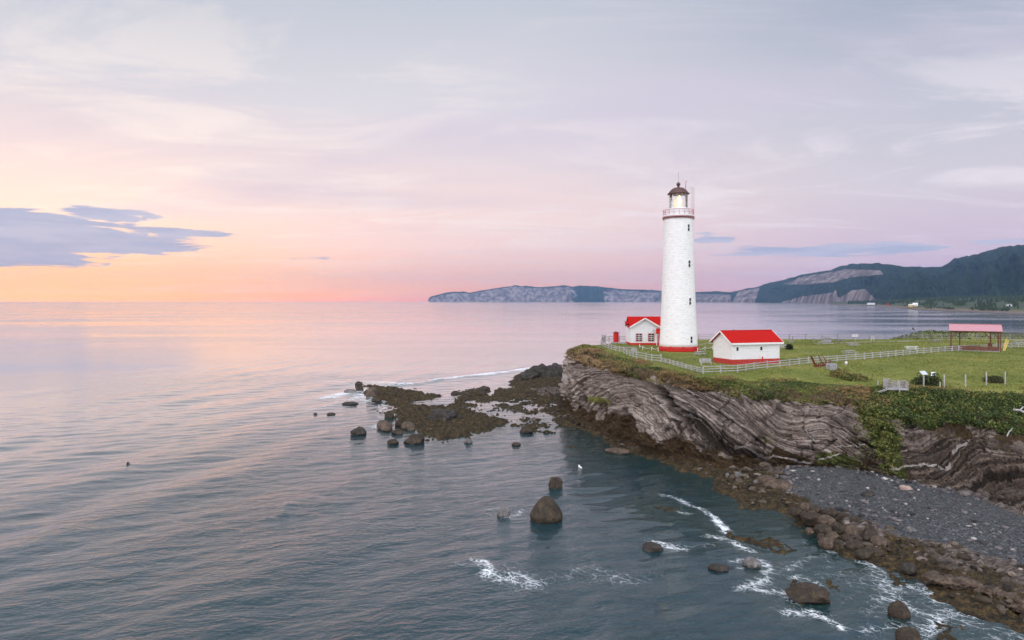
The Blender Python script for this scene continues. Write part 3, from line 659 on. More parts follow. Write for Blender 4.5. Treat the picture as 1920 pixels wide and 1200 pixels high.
over = (tB[None, :]*(1-tB[None, :])*4)*np.ones_like(X)
L1 = L0+N*disp[..., None]
L1[..., 2] += over*(.35*fbm(X*.4, Y*.4, oct=3, seed=8)+.1)
L1[:, -1] = L0[:, -1]
one = np.ones_like(X)
nz = fbm(X*.5, Zc*.5, Y*.5, oct=4, seed=23)
soil = ss(.90, 1.0, tA[None, :]+nz*.12)*one
nz2 = fbm(X*1.4, Zc*1.4, Y*1.4, oct=4, seed=24, gain=.65)
soil = np.maximum(soil, .75*ss(.62, .95, (tA[None, :]*ss(1690, 1760, qx)+nz2*.55)))*one
soil = np.where(tB[None, :] > 0, 1, soil)
green = np.clip(stroke([(1615, 745), (1640, 790), (1665, 830)], 26)*(1.0+nz*1.2)+stroke([(1660, 820), (1675, 860), (1690, 890)], 14)+stroke([(1540, 860), (1600, 868)], 16)*.8, 0, 1)*fr_
green = np.maximum(green, ss(.1, .6, tB)[None, :]*.8)
algae = np.clip(stroke([(1100, 748), (1120, 750)], 9)+stroke([(1425, 815), (1445, 828)], 10)*.8+stroke([(1135, 752), (1138, 755)], 6)+stroke([(1545, 856), (1575, 850)], 9)*.7, 0, 1)*fr_*.8
weed = np.clip(ss(3.6, 1.2, Zc+nz*2.2-1.2*np.exp(-((qx-1180)/70)**2)), 0, 1)*ss(1760, 1600, qx)
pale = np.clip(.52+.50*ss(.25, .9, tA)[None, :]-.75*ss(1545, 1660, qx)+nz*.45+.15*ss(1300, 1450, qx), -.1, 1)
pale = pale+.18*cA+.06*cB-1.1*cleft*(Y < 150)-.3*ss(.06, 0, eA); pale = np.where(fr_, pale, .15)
vein = np.zeros_like(X)
for pts, wd in [([(1066, 706), (1060, 722), (1058, 733)], 4), ([(1322, 733), (1314, 752), (1306, 774)], 1.1), ([(1376, 800), (1371, 810)], 1.1), ([(1408, 817), (1400, 834)], 1.1),
                ([(1450, 835), (1443, 850)], 1.1), ([(1270, 775), (1300, 800), (1320, 825)], 1.3), ([(1285, 770), (1310, 784), (1350, 812), (1365, 822)], 1.2), ([(1380, 828), (1430, 850), (1480, 862)], 1.6),
                ([(1488, 800), (1508, 780)], 1.6), ([(1512, 808), (1516, 818), (1532, 830)], 1.8), ([(1536, 863), (1560, 858), (1578, 852)], 1.8), ([(1480, 862), (1520, 868)], 2),
                ([(1672, 878), (1700, 874), (1740, 872), (1772, 868), (1778, 862)], 3.4), ([(1788, 850), (1800, 845), (1812, 838)], 5), ([(1816, 826), (1835, 820), (1856, 815)], 5),
                ([(1565, 838), (1590, 838), (1620, 832)], 1.8), ([(1590, 800), (1588, 815)], 1.4), ([(1455, 790), (1480, 775), (1490, 778)], 1.2), ([(1640, 848), (1720, 842)], 1)]:
    vein = np.maximum(vein, stroke(pts, wd)*fr_)
F = grid_faces(nS, L1.shape[1])[:, ::-1]
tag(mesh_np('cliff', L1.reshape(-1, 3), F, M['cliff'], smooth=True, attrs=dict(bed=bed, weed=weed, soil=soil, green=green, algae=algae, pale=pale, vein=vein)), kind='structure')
C_ = strip(L1[:, -1], S[:, 3], nC, 1.3, True)
zl = zland(C_[..., 0], C_[..., 1]); k = ss(0, .12, np.arange(nC+1)/nC)[None, :]
C_[..., 2] = C_[..., 2]*(1-k)+zl*k
C_[..., 2] -= np.where((np.arange(nS)[:, None] > int(np.argmax(S[:, 2, 1] < 152))), .04*ss(.8, 1, np.arange(nC+1)/nC)[None, :], 0)
tag(mesh_np('lawn', C_.reshape(-1, 3), grid_faces(nS, nC+1)[:, ::-1], M['lawn'], smooth=True), kind='structure')

# gravel paths on the lawn
def ribbon(name, pts, wd, m, zoff=.03):
    V = []; F = []
    pts = [Vector(p) for p in pts]; dense = []
    for a, b in zip(pts[:-1], pts[1:]):
        kk = max(2, int((b-a).length/1.0)); dense += [a.lerp(b, i/kk) for i in range(kk)]
    dense.append(pts[-1])
    for i, p in enumerate(dense):
        d = (dense[min(i+1, len(dense)-1)]-dense[max(i-1, 0)]).normalized(); nrm = Vector((-d.y, d.x, 0))
        ww = wd*(1+.35*math.sin(i*1.7)*random.random())
        for s in (-1, 1):
            q = p+nrm*s*ww/2; V.append((q.x, q.y, float(zland(q.x, q.y))+zoff))
        if i: F.append((2*i-2, 2*i-1, 2*i+1, 2*i))
    return mesh_np(name, V, F, m)
tag(ribbon('path', [G(*p) for p in [(1530, 645), (1600, 642), (1690, 640), (1760, 637), (1840, 636.5), (1960, 636)]], 1.6, M['gravelpath']), kind='structure')
tag(ribbon('path', [G(*p) for p in [(1306, 646), (1322, 645), (1345, 644)]], 2.0, M['gravelpath']), kind='structure')

# ------------------------------------------------------------------ foliage
def leaf_mesh(name, pts, size, tint, m, up=.4, parent=None):
    n = len(pts); pts = np.asarray(pts, float); size = np.broadcast_to(size, (n,))
    a = rng.normal(size=(n, 3)); a[:, 2] = a[:, 2]*.6+up; a /= np.linalg.norm(a, axis=1, keepdims=True)
    b = np.cross(a, rng.normal(size=(n, 3))); b /= np.linalg.norm(b, axis=1, keepdims=True)
    a = a*size[:, None]*.9; b = b*size[:, None]*.45
    V = np.stack([pts-a*.5-b*.4, pts-a*.1+b, pts+a*.6, pts-a*.1-b], 1).reshape(-1, 3)
    F = np.arange(4*n).reshape(-1, 4)
    return mesh_np(name, V, F, m, parent, attrs={'tint': np.repeat(tint, 4)})
# scrub along the cliff edge and down the eastern slope
def scrub(name, st0, st1, r0, r1, nclump, per, hfun, tintf, leaf):
    pts = []; tint = []
    i = rng.integers(st0, st1, nclump); j = rng.integers(r0, r1, nclump)
    for a, b in zip(i, j):
        c = L1[a, b]; rad = rng.uniform(.35, 1.0)*hfun(a, b); kk = int(per*(.5+rad)); u = rng.normal(size=(kk, 3)); u /= np.linalg.norm(u, axis=1, keepdims=True)
        u *= rng.uniform(.35, 1, (kk, 1))**.5; u[:, 2] = np.abs(u[:, 2])*.75
        pts.append(c+u*[rad*1.2, rad*1.2, rad*.85]-[0, 0, .08]); tt = tintf(a, b)
        tint.append(np.clip(tt+rng.normal(0, .09, kk), 0, 1))
    pts = np.concatenate(pts); tint = np.concatenate(tint)
    return leaf_mesh(name, pts, rng.uniform(.6, 1.3, len(pts))*leaf, tint, M['scrub'])
pxR = CX+L1[:, nA, 0]/L1[:, nA, 1]*FPX; mid_ = int(np.argmax((L1[:, nA, 1] < 150))); 
def st_at(p): idx = np.where(np.arange(nS) > mid_)[0]; return int(idx[np.argmin(np.abs(pxR[idx]-p))])
s_tip, s_a, s_b, s_c, s_d = mid_+2, st_at(1560), st_at(1660), st_at(1930), st_at(2085)
def tint_edge(a, b):
    p = pxR[a]; q = L1[a, b]; g = vnoise(np.array([q[0]*.22]), np.array([q[1]*.22]), seed=61)[0]
    return np.clip(.60+.42*g+.12*math.sin(p*.02)+(.16 if p < 1130 else 0)-.25*(b-nA)/nB, .08, .92)
sc1 = scrub('clifftop_scrub', s_tip, s_b, nA-5, nA+nB-2, 2600, 26, lambda a, b: .30+.75*max(0., .5+.9*float(vnoise(np.array([L1[a, b, 0]*.45]), np.array([L1[a, b, 1]*.45]), seed=66)[0]))*(.5+.5*math.sin(math.pi*min(1, max(0, (b-nA+5)/nB)))), tint_edge, .18)
tag(sc1, 'brown and green scrub along the cliff edge', 'scrub', kind='stuff')
def tint_r(a, b):
    q = L1[a, b]; g = vnoise(np.array([q[0]*.35]), np.array([q[1]*.35]), seed=63)[0]; return np.clip(.17+.16*g+(.3 if random.random() < .10 else 0), .0, .9)
sc2 = scrub('slope_scrub', s_b-12, s_d, nA-8, nA+nB-1, 2900, 26, lambda a, b: .95, tint_r, .22)
tag(sc2, 'dense green scrub covering the slope', 'scrub', kind='stuff')
_st, _en = st_at(1602), st_at(1696)
def gully_h(a, b):
    u = (a-_st)/(_en-_st); v = b/nA; c = .55+.12*(1-v); wdt = .12+.38*v**1.5
    return .62*math.exp(-((u-c)/wdt)**2)*(1 if random.random() < .85 else .4)+.02
sc3 = scrub('gully_scrub', _st, _en, int(nA*.12), nA, 620, 20, gully_h, lambda a, b: .30+.2*random.random(), .20)
tag(sc3, 'green scrub growing down the gully', 'scrub', kind='stuff')
pts = []; tint = []
for _ in range(3800):
    a = int(rng.integers(s_tip, s_d)); b = int(rng.integers(0, 9)); c = C_[a, b]
    g = float(vnoise(np.array([c[0]*.28]), np.array([c[1]*.28]), seed=68)[0])
    if g-.11*b+.15 < rng.random()*.5 or c[1] > 150: continue
    kk = 16; u = rng.normal(size=(kk, 3)); u /= np.linalg.norm(u, axis=1, keepdims=True); rad_ = rng.uniform(.2, .55); u[:, 2] = np.abs(u[:, 2])*.8
    pts.append(c+u*rad_*rng.uniform(.4, 1, (kk, 1))); tint.append(np.clip((.32 if pxR[a] > 1640 else .45)+.3*g+rng.normal(0, .1, kk), 0, 1))
pts = np.concatenate(pts); tag(leaf_mesh('edge_scrub', pts, rng.uniform(.10, .22, len(pts)), np.concatenate(tint), M['scrub']), 'ragged tufts where the scrub runs into the lawn', 'scrub', kind='stuff')
# grass blades over the lawn, uneven
gp = []
for _ in range(1):
    n0 = 150000; xx = rng.uniform(14, 125, n0); yy = 78+(188-78)*rng.random(n0)**1.2
    crest = np.array([(s[2][0], s[2][1]) for s in S]); poly = [tuple(p) for p in crest[::12]]
    d = sd_poly(xx, yy, poly); ok = (d > .2) & (np.abs(xx) < yy*.80)
    dens = fbm(xx*.3, yy*.3, oct=3, seed=70); ok &= (dens+rng.normal(0, .25, n0) > -.1)
    xx = xx[ok]; yy = yy[ok]
n0 = len(xx); zz = zland(xx, yy); sz = rng.uniform(.10, .22, n0)
leaf = leaf_mesh('grass', np.stack([xx, yy, zz+sz*.25], -1), sz, np.clip(.5+.5*fbm(xx*.12, yy*.12, oct=3, seed=71)+rng.normal(0, .16, n0), 0, 1), M['blade'], up=1.2)
tag(leaf, 'short rough green grass of the lighthouse lawn', 'grass', kind='stuff')
# single shrubs
def shrub(px, py, wpx, hpx, label, tint=.3, mt='bush', ground=None, nl=1100, cat='shrub'):
    x, y, z = ground or G(px, py); s = y/FPX; rw = wpx*s/2; hh = hpx*s
    o = thing('shrub', (x, y, z), 0, label, cat)
    u = rng.normal(size=(nl, 3)); u /= np.linalg.norm(u, axis=1, keepdims=True); u *= (rng.uniform(.5, 1, (nl, 1)))
    lump = 1+.35*vnoise(u[:, 0]*2.2, u[:, 1]*2.2, u[:, 2]*2.2, seed=int(px)); u *= lump[:, None]; u[:, 2] = np.abs(u[:, 2])
    leaf_mesh('foliage', u*[rw, rw*.8, hh*.95]+[0, 0, .05], rng.uniform(.15, .32, nl), np.clip(tint+rng.normal(0, .2, nl), 0, 1), M[mt], parent=o)
    st = MB()
    for k in range(6):
        a = k*1.05; st.tube([(0, 0, 0), (rw*.3*math.cos(a), rw*.3*math.sin(a), hh*.35), (rw*.6*math.cos(a), rw*.6*math.sin(a), hh*.7)], .03, 5)
    st.build('stem', M['brownwood'], o); return o
shrub(1480, 655.5, 15, 11, 'small dark round bush beside the bench right of the red-roofed shed', .2)
shrub(1738, 722, 58, 22, 'wide loose dark bush behind the slanted white panel', .55)
shrub(1864, 717, 34, 12, 'low brown-green bush between the two rightmost white stakes', .8)
shrub(1572, 706, 34, 14, 'tall tuft of brown scrub at the lawn edge below the stone block', .55, 'scrub')
shrub(1600, 712, 50, 12, 'pale weedy shrub left of the white picket enclosure', .42, 'scrub')

# mound beyond the far fence
mx_, my_ = 123.0, 192.0
xs3 = np.linspace(-26, 30, 90); ys3 = np.linspace(-9, 10, 34); X, Y = np.meshgrid(xs3, ys3)
hm = 2.9*np.clip(1-(Y/10)**2, 0, 1)*ss(-26, -12, X)*(1-.35*ss(-8, 20, X))*(.85+.35*fbm(X*.2, Y*.2, oct=4, seed=88))+9.6*1.0
hm = np.where((np.abs(Y) > 8.5) | (X < -25) | (X > 29.5), -1, hm)
tag(mesh_np('hillock', np.stack([X.ravel()+mx_+9, Y.ravel()+my_, hm.ravel()], -1), grid_faces(34, 90), M['lawn'], smooth=True), kind='structure')
nh = 3000; xx = rng.uniform(-24, 28, nh); yy = rng.uniform(-8, 7, nh)
ii = np.clip(((xx+26)/56*89).astype(int), 0, 89); jj = np.clip(((yy+9)/19*33).astype(int), 0, 33); zz = hm[jj, ii]; ok = zz > 9.8
tag(leaf_mesh('mound_scrub', np.stack([xx+mx_+9, yy+my_, zz+rng.uniform(0, .6, nh)], -1)[ok], .5, np.clip(rng.normal(.22, .1, ok.sum()), 0, 1), M['scrub']), 'low dark green scrub on the mound beyond the far fence', 'scrub', kind='stuff')

# ------------------------------------------------------------------ lighthouse
LY = 137.0; LX = (1272-CX)/FPX*LY; LZ = 11.0
lh = thing('lighthouse', (LX, LY, LZ), 0, 'tall white tapered stone lighthouse with a lit lantern and a red base band', 'lighthouse')
def zpy(py): return HC-(py-CY)/FPX*LY-LZ
zg = zpy(408)
def rad(z): t_ = z/zg; return 3.62*(1-t_)+2.82*t_+.22*(1-t_)**6
prof = [(rad(z), z) for z in np.linspace(.9, zg-.3, 40)]
def uvt(co): return ((math.atan2(co.y, co.x)+math.pi)*3.3, co.z)
uvt.period = 2*math.pi*3.3
MB().lathe([(rad(.9)-.35, .9)]+prof+[(rad(zg)-.3, zg-.3)], 72).build('tower', M['tower'], lh, smooth=True, uvf=uvt)
MB().lathe([(rad(0)+.10, -.1), (rad(0)+.12, .25), (rad(.9)+.07, .85), (rad(.9)+.03, .93)], 72).build('base_band', M['red'], lh, smooth=True)
# rope swag on the base
sw_ = MB(); pp = []
for i in range(41):
    a = R(-160+140*i/40); zz_ = 1.02-.5*abs(math.sin(i*math.pi/10)); pp.append(((rad(.5)+.2)*math.cos(a), (rad(.5)+.2)*math.sin(a), zz_))
sw_.tube(pp, .05, 5); sw_.build('rope', M['grate'], lh)
def win(z, ang, wd, hh, nm='window'):
    r = rad(z)+.0; Mx = Matrix.Rotation(R(ang), 4, 'Z') @ Matrix.Translation((r, 0, z))
    fr = MB()
    for (y0, y1, z0, z1) in [(-wd/2-.07, -wd/2, -hh/2, hh/2), (wd/2, wd/2+.07, -hh/2, hh/2), (-wd/2-.14, wd/2+.14, -hh/2-.16, -hh/2), (-wd/2-.07, wd/2+.07, hh/2, hh/2+.10), (-wd/2, wd/2, -.035, .035)]:
        fr.box(-.25, .10, y0, y1, z0, z1, Mx)
    f_ = fr.build('window', M['white'], lh); MB().box(-.2, .035, -wd/2, wd/2, -hh/2, hh/2, Mx).build('pane', M['dark'], f_)
for py, ang in [(429.5, -62), (496, -62), (565, -62.5), (635.5, -62)]: win(zpy(py), ang, .50, 1.30)
# cornice with brackets, gallery, railing
b0 = MB().box(2.7, 3.12, -.07, .07, zg-.40, zg-.05).build('bracket', M['pinkiron'], lh)
for i in range(1, 36):
    c = b0.copy(); COL.objects.link(c); c.parent = lh; c.rotation_euler = (0, 0, 2*math.pi*i/36)
MB().lathe([(2.7, zg-.05), (3.14, zg-.05), (3.17, zg+.01), (3.12, zg+.12), (2.4, zg+.14)], 64).build('gallery_deck', M['pinkiron'], lh)
MB().lathe([(2.6, zg+.145), (3.10, zg+.15), (3.10, zg+.34), (2.95, zg+.36), (2.3, zg+.37)], 64).build('gallery_kerb', M['white'], lh)
rl = MB()
for i in range(18):
    a = 2*math.pi*i/18; rl.tube([(3.0*math.cos(a), 3.0*math.sin(a), zg+.3), (3.0*math.cos(a), 3.0*math.sin(a), zg+1.45)], .035, 5)
for zz_, rr in ((1.42, .04), (.9, .018)):
    rl.tube([(3.0*math.cos(2*math.pi*i/48), 3.0*math.sin(2*math.pi*i/48), zg+zz_) for i in range(49)], rr, 5)
rl.build('railing', M['grate'], lh)
zp = zpy(391)
MB().lathe([(2.08, zg+.3), (2.12, zg+.45), (2.05, zp-.25), (2.10, zp-.12), (1.98, zp)], 48).build('lantern_base', M['white'], lh, smooth=True)
zr = zpy(364)
gl_ = MB().lathe([(1.80, zp), (1.80, zr)], 24, cap=False).build('lantern_glass', M['glass'], lh)
mu = MB()
for i in range(12):
    a = 2*math.pi*(i+.3)/12; mu.tube([(1.82*math.cos(a), 1.82*math.sin(a), zp), (1.82*math.cos(a), 1.82*math.sin(a), zr)], .038, 5)
for k in range(4):
    zz_ = zp+(zr-zp)*k/3; mu.tube([(1.82*math.cos(2*math.pi*i/24), 1.82*math.sin(2*math.pi*i/24), zz_) for i in range(25)], .03, 4)
mu.build('glazing_bars', M['white'], lh)
ln = MB().lathe([(.55, zp+.05), (.62, zp+.3), (.86, zp+.6), (.95, zp+1.1), (.86, zp+1.6), (.55, zp+2.1), (.2, zp+2.45)], 20).build('lens', M['lens'], lh, smooth=True)
MB().lathe([(.10, zp+.3), (.24, zp+.6), (.30, zp+1.3), (.20, zp+2.0), (.06, zp+2.55)], 12, cy=-.80).build('lamp', M['lamp'], ln, smooth=True)
MB().lathe([(2.14, zr-.05), (2.18, zr+.06), (2.02, zr+.16), (1.75, zr+.55), (1.40, zr+.92), (.95, zr+1.2), (.45, zr+1.34), (.22, zr+1.40), (.2, zr+1.55)], 40).build('dome', M['rust'], lh, smooth=True)
MB().lathe([(.16, zr+1.5), (.2, zr+1.62), (.36, zr+1.78), (.42, zr+1.98), (.34, zr+2.2), (.14, zr+2.34), (.05, zr+2.45)], 20).build('ball_finial', M['rust'], lh, smooth=True)
MB().tube([(0, 0, zr+2.4), (0, 0, zr+4.5)], .022, 5).build('lightning_rod', M['rust'], lh)
MB().tube([(1.2, -.6, zr+.7), (1.35, -.7, zr+2.35)], .05, 6).lathe([(.02, zr+2.3), (.11, zr+2.4), (.02, zr+2.55)], 8, cx=1.35, cy=-.7).build('vent_pipe', M['grate'], lh)
ld = MB()
for x_ in (2.45, 2.75, 3.0): ld.tube([(x_, -.5, zg+1.4), (x_, -.5, zr+1.35)], .026, 5)
for k in range(14): ld.tube([(2.75, -.5, zg+1.6+k*.33), (3.0, -.5, zg+1.6+k*.33)], .018, 4)
for k in range(3): ld.tube([(2.45, -.5, zr+.2+k*.55), (1.4-.25*k, -.3, zr+.55+.38*k)], .022, 4)
ld.build('ladder', M['pinkiron'], lh)

# ------------------------------------------------------------------ red-roofed brick shed
def shed():
    A = Vector((34.45, 106.9, 11)); th = math.atan2(.292, .956); Lx, W = 8.85, 5.1
    o = thing('shed', A, th, 'white painted brick shed with a bright red gable roof right of the lighthouse', 'shed')
    zz = float(11-float(zland(A.x+4, A.y+2)))
    eh, rh = 3.52, 5.12
    uvb = lambda co: ((co.x+co.y*1.0), co.z)
    w_ = MB(); zb = .78
    pr = [(0, zb), (W, zb), (W, eh), (W/2, rh-.12), (0, eh)]       # profile in y,z
    vs = [(x, y, z) for x in (0, Lx) for y, z in pr]; nn = 5
    w_.add(vs, [tuple(range(nn-1, -1, -1)), tuple(range(nn, 2*nn))]+[(i, (i+1) % nn, nn+(i+1) % nn, nn+i) for i in range(nn)])
    w_.build('wall', M['brick'], o, uvf=uvb)
    MB().box(-.04, Lx+.04, -.04, W+.04, -.3, zb).build('foundation', M['redbrick'], o, uvf=uvb)
    r_ = MB(); ov = .42; t_ = .12; sl = (rh-eh)/(W/2)
    for sgn in (0, 1):
        y0 = -ov if sgn == 0 else W+ov; ym = W/2; z0 = eh-sl*ov
        vs = [(-.45, y0, z0), (Lx+.45, y0, z0), (Lx+.45, ym, rh), (-.45, ym, rh)]
        r_.add([Vector(v) for v in vs]+[Vector(v)+Vector((0, 0, t_)) for v in vs], [(0, 1, 2, 3), (7, 6, 5, 4), (0, 4, 5, 1), (1, 5, 6, 2), (2, 6, 7, 3), (3, 7, 4, 0)])
    r_.bar((-.45, W/2, rh+t_), (Lx+.45, W/2, rh+t_), .22, .08); rf = r_.build('roof', M['redroof'], o)
    MB().bar((2.1, W/2, rh+.1), (2.1, W/2, rh+.33), .10).build('vent', M['rust'], rf)
    tr = MB(); z0 = eh-sl*ov
    tr.box(-.45, Lx+.45, -ov-.035, -ov-.002, z0-.16, z0+.13)
    for x_ in (-.49, Lx+.46):
        for y0 in (-ov, W+ov): tr.bar((x_, y0, z0+.02), (x_, W/2, rh+.02), .04, .24)
    tr.box(-.4, Lx+.4, -ov, -.003, z0-.16, z0-.10)
    tr.build('fascia', M['white'], o)
    for x_ in (.75, 5.15):
        f_ = MB()
        for a in [(x_-.10, x_, 2.35, 3.02), (x_+.42, x_+.52, 2.35, 3.02), (x_, x_+.42, 2.92, 3.02), (x_-.1, x_+.52, 2.27, 2.35)]: f_.box(a[0], a[1], -.08, .05, a[2]-.2, a[3]-.2)
        w1 = f_.build('window', M['white'], o); MB().box(x_, x_+.42, -.02, .05, 2.15, 2.72).build('pane', M['dark'], w1)
    MB().box(Lx*.62, Lx*.64, -.12, -.045, .1, 1.15).box(Lx*.62, Lx*.70, -.12, -.045, .1, .25).build('drain_pipe', M['red'], o)
shed()

# ------------------------------------------------------------------ house behind the lighthouse
def house():
    Y0 = 154.0; X0 = (1182.5-CX)/FPX*Y0
    o = thing('house', (X0, Y0, 11), 0, 'white house with a red cross-gable roof and red-framed windows behind the lighthouse', 'house')
    W, Dp, eh, gh, rh = 6.4, 6.2, 4.15, 6.0, 6.25; Lm = 8.6; uvb = lambda co: (co.x+co.y, co.z)
    MB().box(.0, Lm, .0, Dp, .5, eh).add([(0, 0, eh), (W, 0, eh), (W/2, 0, gh-.1), (0, Dp, eh), (W, Dp, eh), (W/2, Dp, gh-.1)], [(0, 1, 2), (5, 4, 3)]).build('wall', M['lapped'], o, uvf=uvb)
    MB().box(-.05, Lm+.05, -.05, Dp+.05, -.1, .5).build('foundation', M['red'], o)
    r_ = MB()
    def slab(a, b, c, d, t_=.14):
        vs = [Vector(q) for q in (a, b, c, d)]; r_.add(vs+[v+Vector((0, 0, t_)) for v in vs], [(3, 2, 1, 0), (4, 5, 6, 7), (0, 1, 5, 4), (1, 2, 6, 5), (2, 3, 7, 6), (3, 0, 4, 7)])
    ym = Dp/2; zz = eh-.15
    slab((-.2, .06, zz), (Lm+.3, .06, zz), (Lm+.3, ym, rh), (-.2, ym, rh)); slab((-.2, ym, rh), (Lm+.3, ym, rh), (Lm+.3, Dp+.3, zz), (-.2, Dp+.3, zz))
    slab((-.35, -.45, eh-.22), (-.35, ym, eh-.22), (W/2, ym, gh), (W/2, -.45, gh), .12); slab((W/2, -.45, gh), (W/2, ym, gh), (W+.35, ym, eh-.22), (W+.35, -.45, eh-.22), .12)
    rf = r_.build('roof', M['redroof'], o)
    MB().box(-1.0, -.2, 1.4, 1.9, eh+.6, eh+1.2).build('chimney', M['red'], rf)
    tr = MB(); tr.bar((-.35, -.48, eh-.18), (W/2, -.48, gh+.04), .05, .30); tr.bar((W+.35, -.48, eh-.18), (W/2, -.48, gh+.04), .05, .30); tr.build('bargeboard', M['white'], o)
    for x_ in (1.3, 4.05):
        f_ = MB(); ww, z0, z1 = 1.15, .95, 2.55
        for a in [(x_-.16, x_, z0-.1, z1+.1), (x_+ww, x_+ww+.16, z0-.1, z1+.1), (x_, x_+ww, z1, z1+.1), (x_, x_+ww, z0-.1, z0)]: f_.box(a[0], a[1], -.10, .05, a[2], a[3])
        w1 = f_.build('window', M['pink'], o); MB().box(x_, x_+ww, -.02, .05, z0, z1).build('pane', M['dark'], w1)
        s_ = MB(); s_.box(x_+ww/2-.05, x_+ww/2+.05, -.05, -.022, z0, z1)
        for k in range(1, 4): s_.box(x_, x_+ww, -.06, -.024, z0+(z1-z0)*k/4-.05, z0+(z1-z0)*k/4+.05)
        s_.build('sash_bars', M['white'], w1)
    p = MB(); vs = [Vector(q) for q in ((5.35, -1.7, 2.65), (7.4, -1.7, 2.65), (7.4, -.02, 3.65), (5.75, -.02, 3.65))]
    p.add(vs+[v+Vector((0, 0, .12)) for v in vs], [(3, 2, 1, 0), (4, 5, 6, 7), (0, 1, 5, 4), (1, 2, 6, 5), (2, 3, 7, 6), (3, 0, 4, 7)])
    pr = p.build('porch_roof', M['redroof'], o); MB().bar((5.55, -1.5, 0), (5.55, -1.5, 2.7), .12).bar((5.6, -1.5, 2.2), (6.2, -1.5, 2.7), .08).build('post', M['white'], pr)
    MB().box(6.0, 6.95, -.07, -.003, .5, 2.6).build('door', M['pink'], o)
    MB().box(5.0, 5.2, -.2, -.003, 3.2, 3.4).build('lamp', M['stone'], o)
house()

# red tank on its timber deck
x, y, z = G(1155, 643.5)
dk_ = thing('timber_deck', (x+.6, y, 11), 0, 'low pale timber deck under the red tank beside the fence', 'deck')
MB().box(-1.6, 2.0, -1.3, 1.2, .0, .28).build('boards', M['weathered'], dk_)
s_ = MB()
for k in range(3): s_.box(.1+.0, 2.3+.5*k, -1.7-.35*k, -1.35-.35*k, 0, .22-.06*k)
s_.build('step', M['weathered'], dk_)
tk = thing('tank', (x, y, 11.28), 0, 'upright red cylindrical tank with a conical cap at the left end of the lawn', 'tank')
MB().lathe([(.58, 0), (.62, .05), (.62, 2.05), (.66, 2.08), (.66, 2.2)], 28).build('body', M['red'], tk, smooth=False)
MB().lathe([(.68, 2.2), (.5, 2.34), (.2, 2.45), (.12, 2.5)], 28).build('cap', M['redwood'], tk)
MB().tube([(.62, -.2, .4), (.75, -.2, .6), (.75, -.2, 2.9), (.55, -.2, 2.95)], .03, 5).build('pipe', M['pinkiron'], tk)

# ------------------------------------------------------------------ fences
def fence(label, pts, step, hp, group=None, mt='weathered', nr=3, pw=.16, jitter=.03, name='fence'):
    P0 = Vector(pts[0]); o = thing(name, P0, 0, label, 'fence', group)
    posts = []; rest = 0.0
    for a, b in zip(pts[:-1], pts[1:]):
        a = Vector(a); b = Vector(b); n = max(1, round((b-a).length/step))
        posts += [a.lerp(b, i/n) for i in range(n)]
    posts.append(Vector(pts[-1])); posts = [p+Vector((0, 0, 0)) for p in posts]
    for p in posts:
        q = p-P0; h_ = hp+random.uniform(-.05, .08); l = Vector((random.uniform(-jitter, jitter), random.uniform(-jitter, jitter), 0))
        MB().bar(q-Vector((0, 0, .25)), q+Vector((0, 0, h_))+l, pw).build('post', M[mt], o)
    rows = {k: MB() for k in range(nr)}
    for p, q in zip(posts[:-1], posts[1:]):
        for k in range(nr):
            zz = hp*(.24+.32*k) if nr == 3 else hp*(.4+.5*k); j = random.uniform(-.03, .03)
            d = (q-p); nrm = Vector((d.y, -d.x, 0)).normalized()*(pw*.5+.02)
            if nrm.y > 0: nrm = -nrm
            rows[k].bar(p-P0+nrm+Vector((0, 0, zz+j)), q-P0+nrm+Vector((0, 0, zz-j)), .05, .11)
    for k in range(nr): rows[k].build('rail', M[mt], o)
    return o
GP = lambda l: [G(*p) for p in l]
fence('weathered post-and-rail fence zigzagging along the cliff edge left of the lighthouse', GP([(1127, 646), (1131, 651), (1146, 656), (1170, 663), (1193, 672)]), 3.0, 1.15)
fence('pale three-rail fence in the middle of the cliff edge below the lighthouse', GP([(1193.5, 672), (1211, 675), (1222, 678), (1239, 679)]), 2.4, 1.25)
fence('low three-rail fence running down to the fence corner below the bench', GP([(1240, 679), (1256, 683), (1286, 692), (1318, 700)]), 1.7, .78, pw=.17)
fence('long pale three-rail fence crossing the lawn from the corner to the far right', GP([(1318.5, 700.5), (1383, 698), (1414, 693.5), (1462, 688.5), (1533, 681), (1621, 674), (1732, 663), (1810, 657), (1910, 652), (2010, 648)]), 2.75, 1.12)
fence('thin far fence behind the lawn along the water', [G(1310, 636.5), G(1380, 636.5), G(1480, 636.2), G(1660, 635.2), G(1800, 635.2), G(1925, 635), G(2100, 635)], 4.4, 1.35, mt='greywood', pw=.16)
fence('short grey fence behind the red tank by the water', [G(1128, 645), G(1133, 641), G(1142, 640), G(1180, 639)], 3.0, 1.3, mt='greywood', pw=.16)
g_ = thing('gate_panel', G(1132, 645), R(15), 'tall grey slatted gate panel at the left end of the cliff fence', 'gate')
b_ = MB()
for k in range(6): b_.box(-.35, .35, -.03, .03, .3+.3*k, .48+.3*k)
b_.build('slats', M['greywood'], g_); MB().bar((-.4, 0, 0), (-.4, 0, 2.2), .12).bar((.4, 0, 0), (.4, 0, 2.1), .12).build('frame', M['greywood'], g_)
# boardwalk strip left of the tower
b_ = MB(); p0 = Vector(G(1150, 652)); p1 = Vector(G(1192, 652.5)); d = (p1-p0).normalized(); nr_ = Vector((-d.y, d.x, 0))
k = 0.0
while k < (p1-p0).length:
    c = p0+d*k; b_.bar(c-nr_*.7+Vector((0, 0, .12)), c+nr_*.7+Vector((0, 0, .12)), .28, .06); k += .31
b_.bar(p0+Vector((0, 0, .05)), p1+Vector((0, 0, .05)), .12, .12)
o = b_.build('boardwalk', M['weathered']); tag(o, 'narrow pale boardwalk on the grass left of the lighthouse', 'boardwalk')
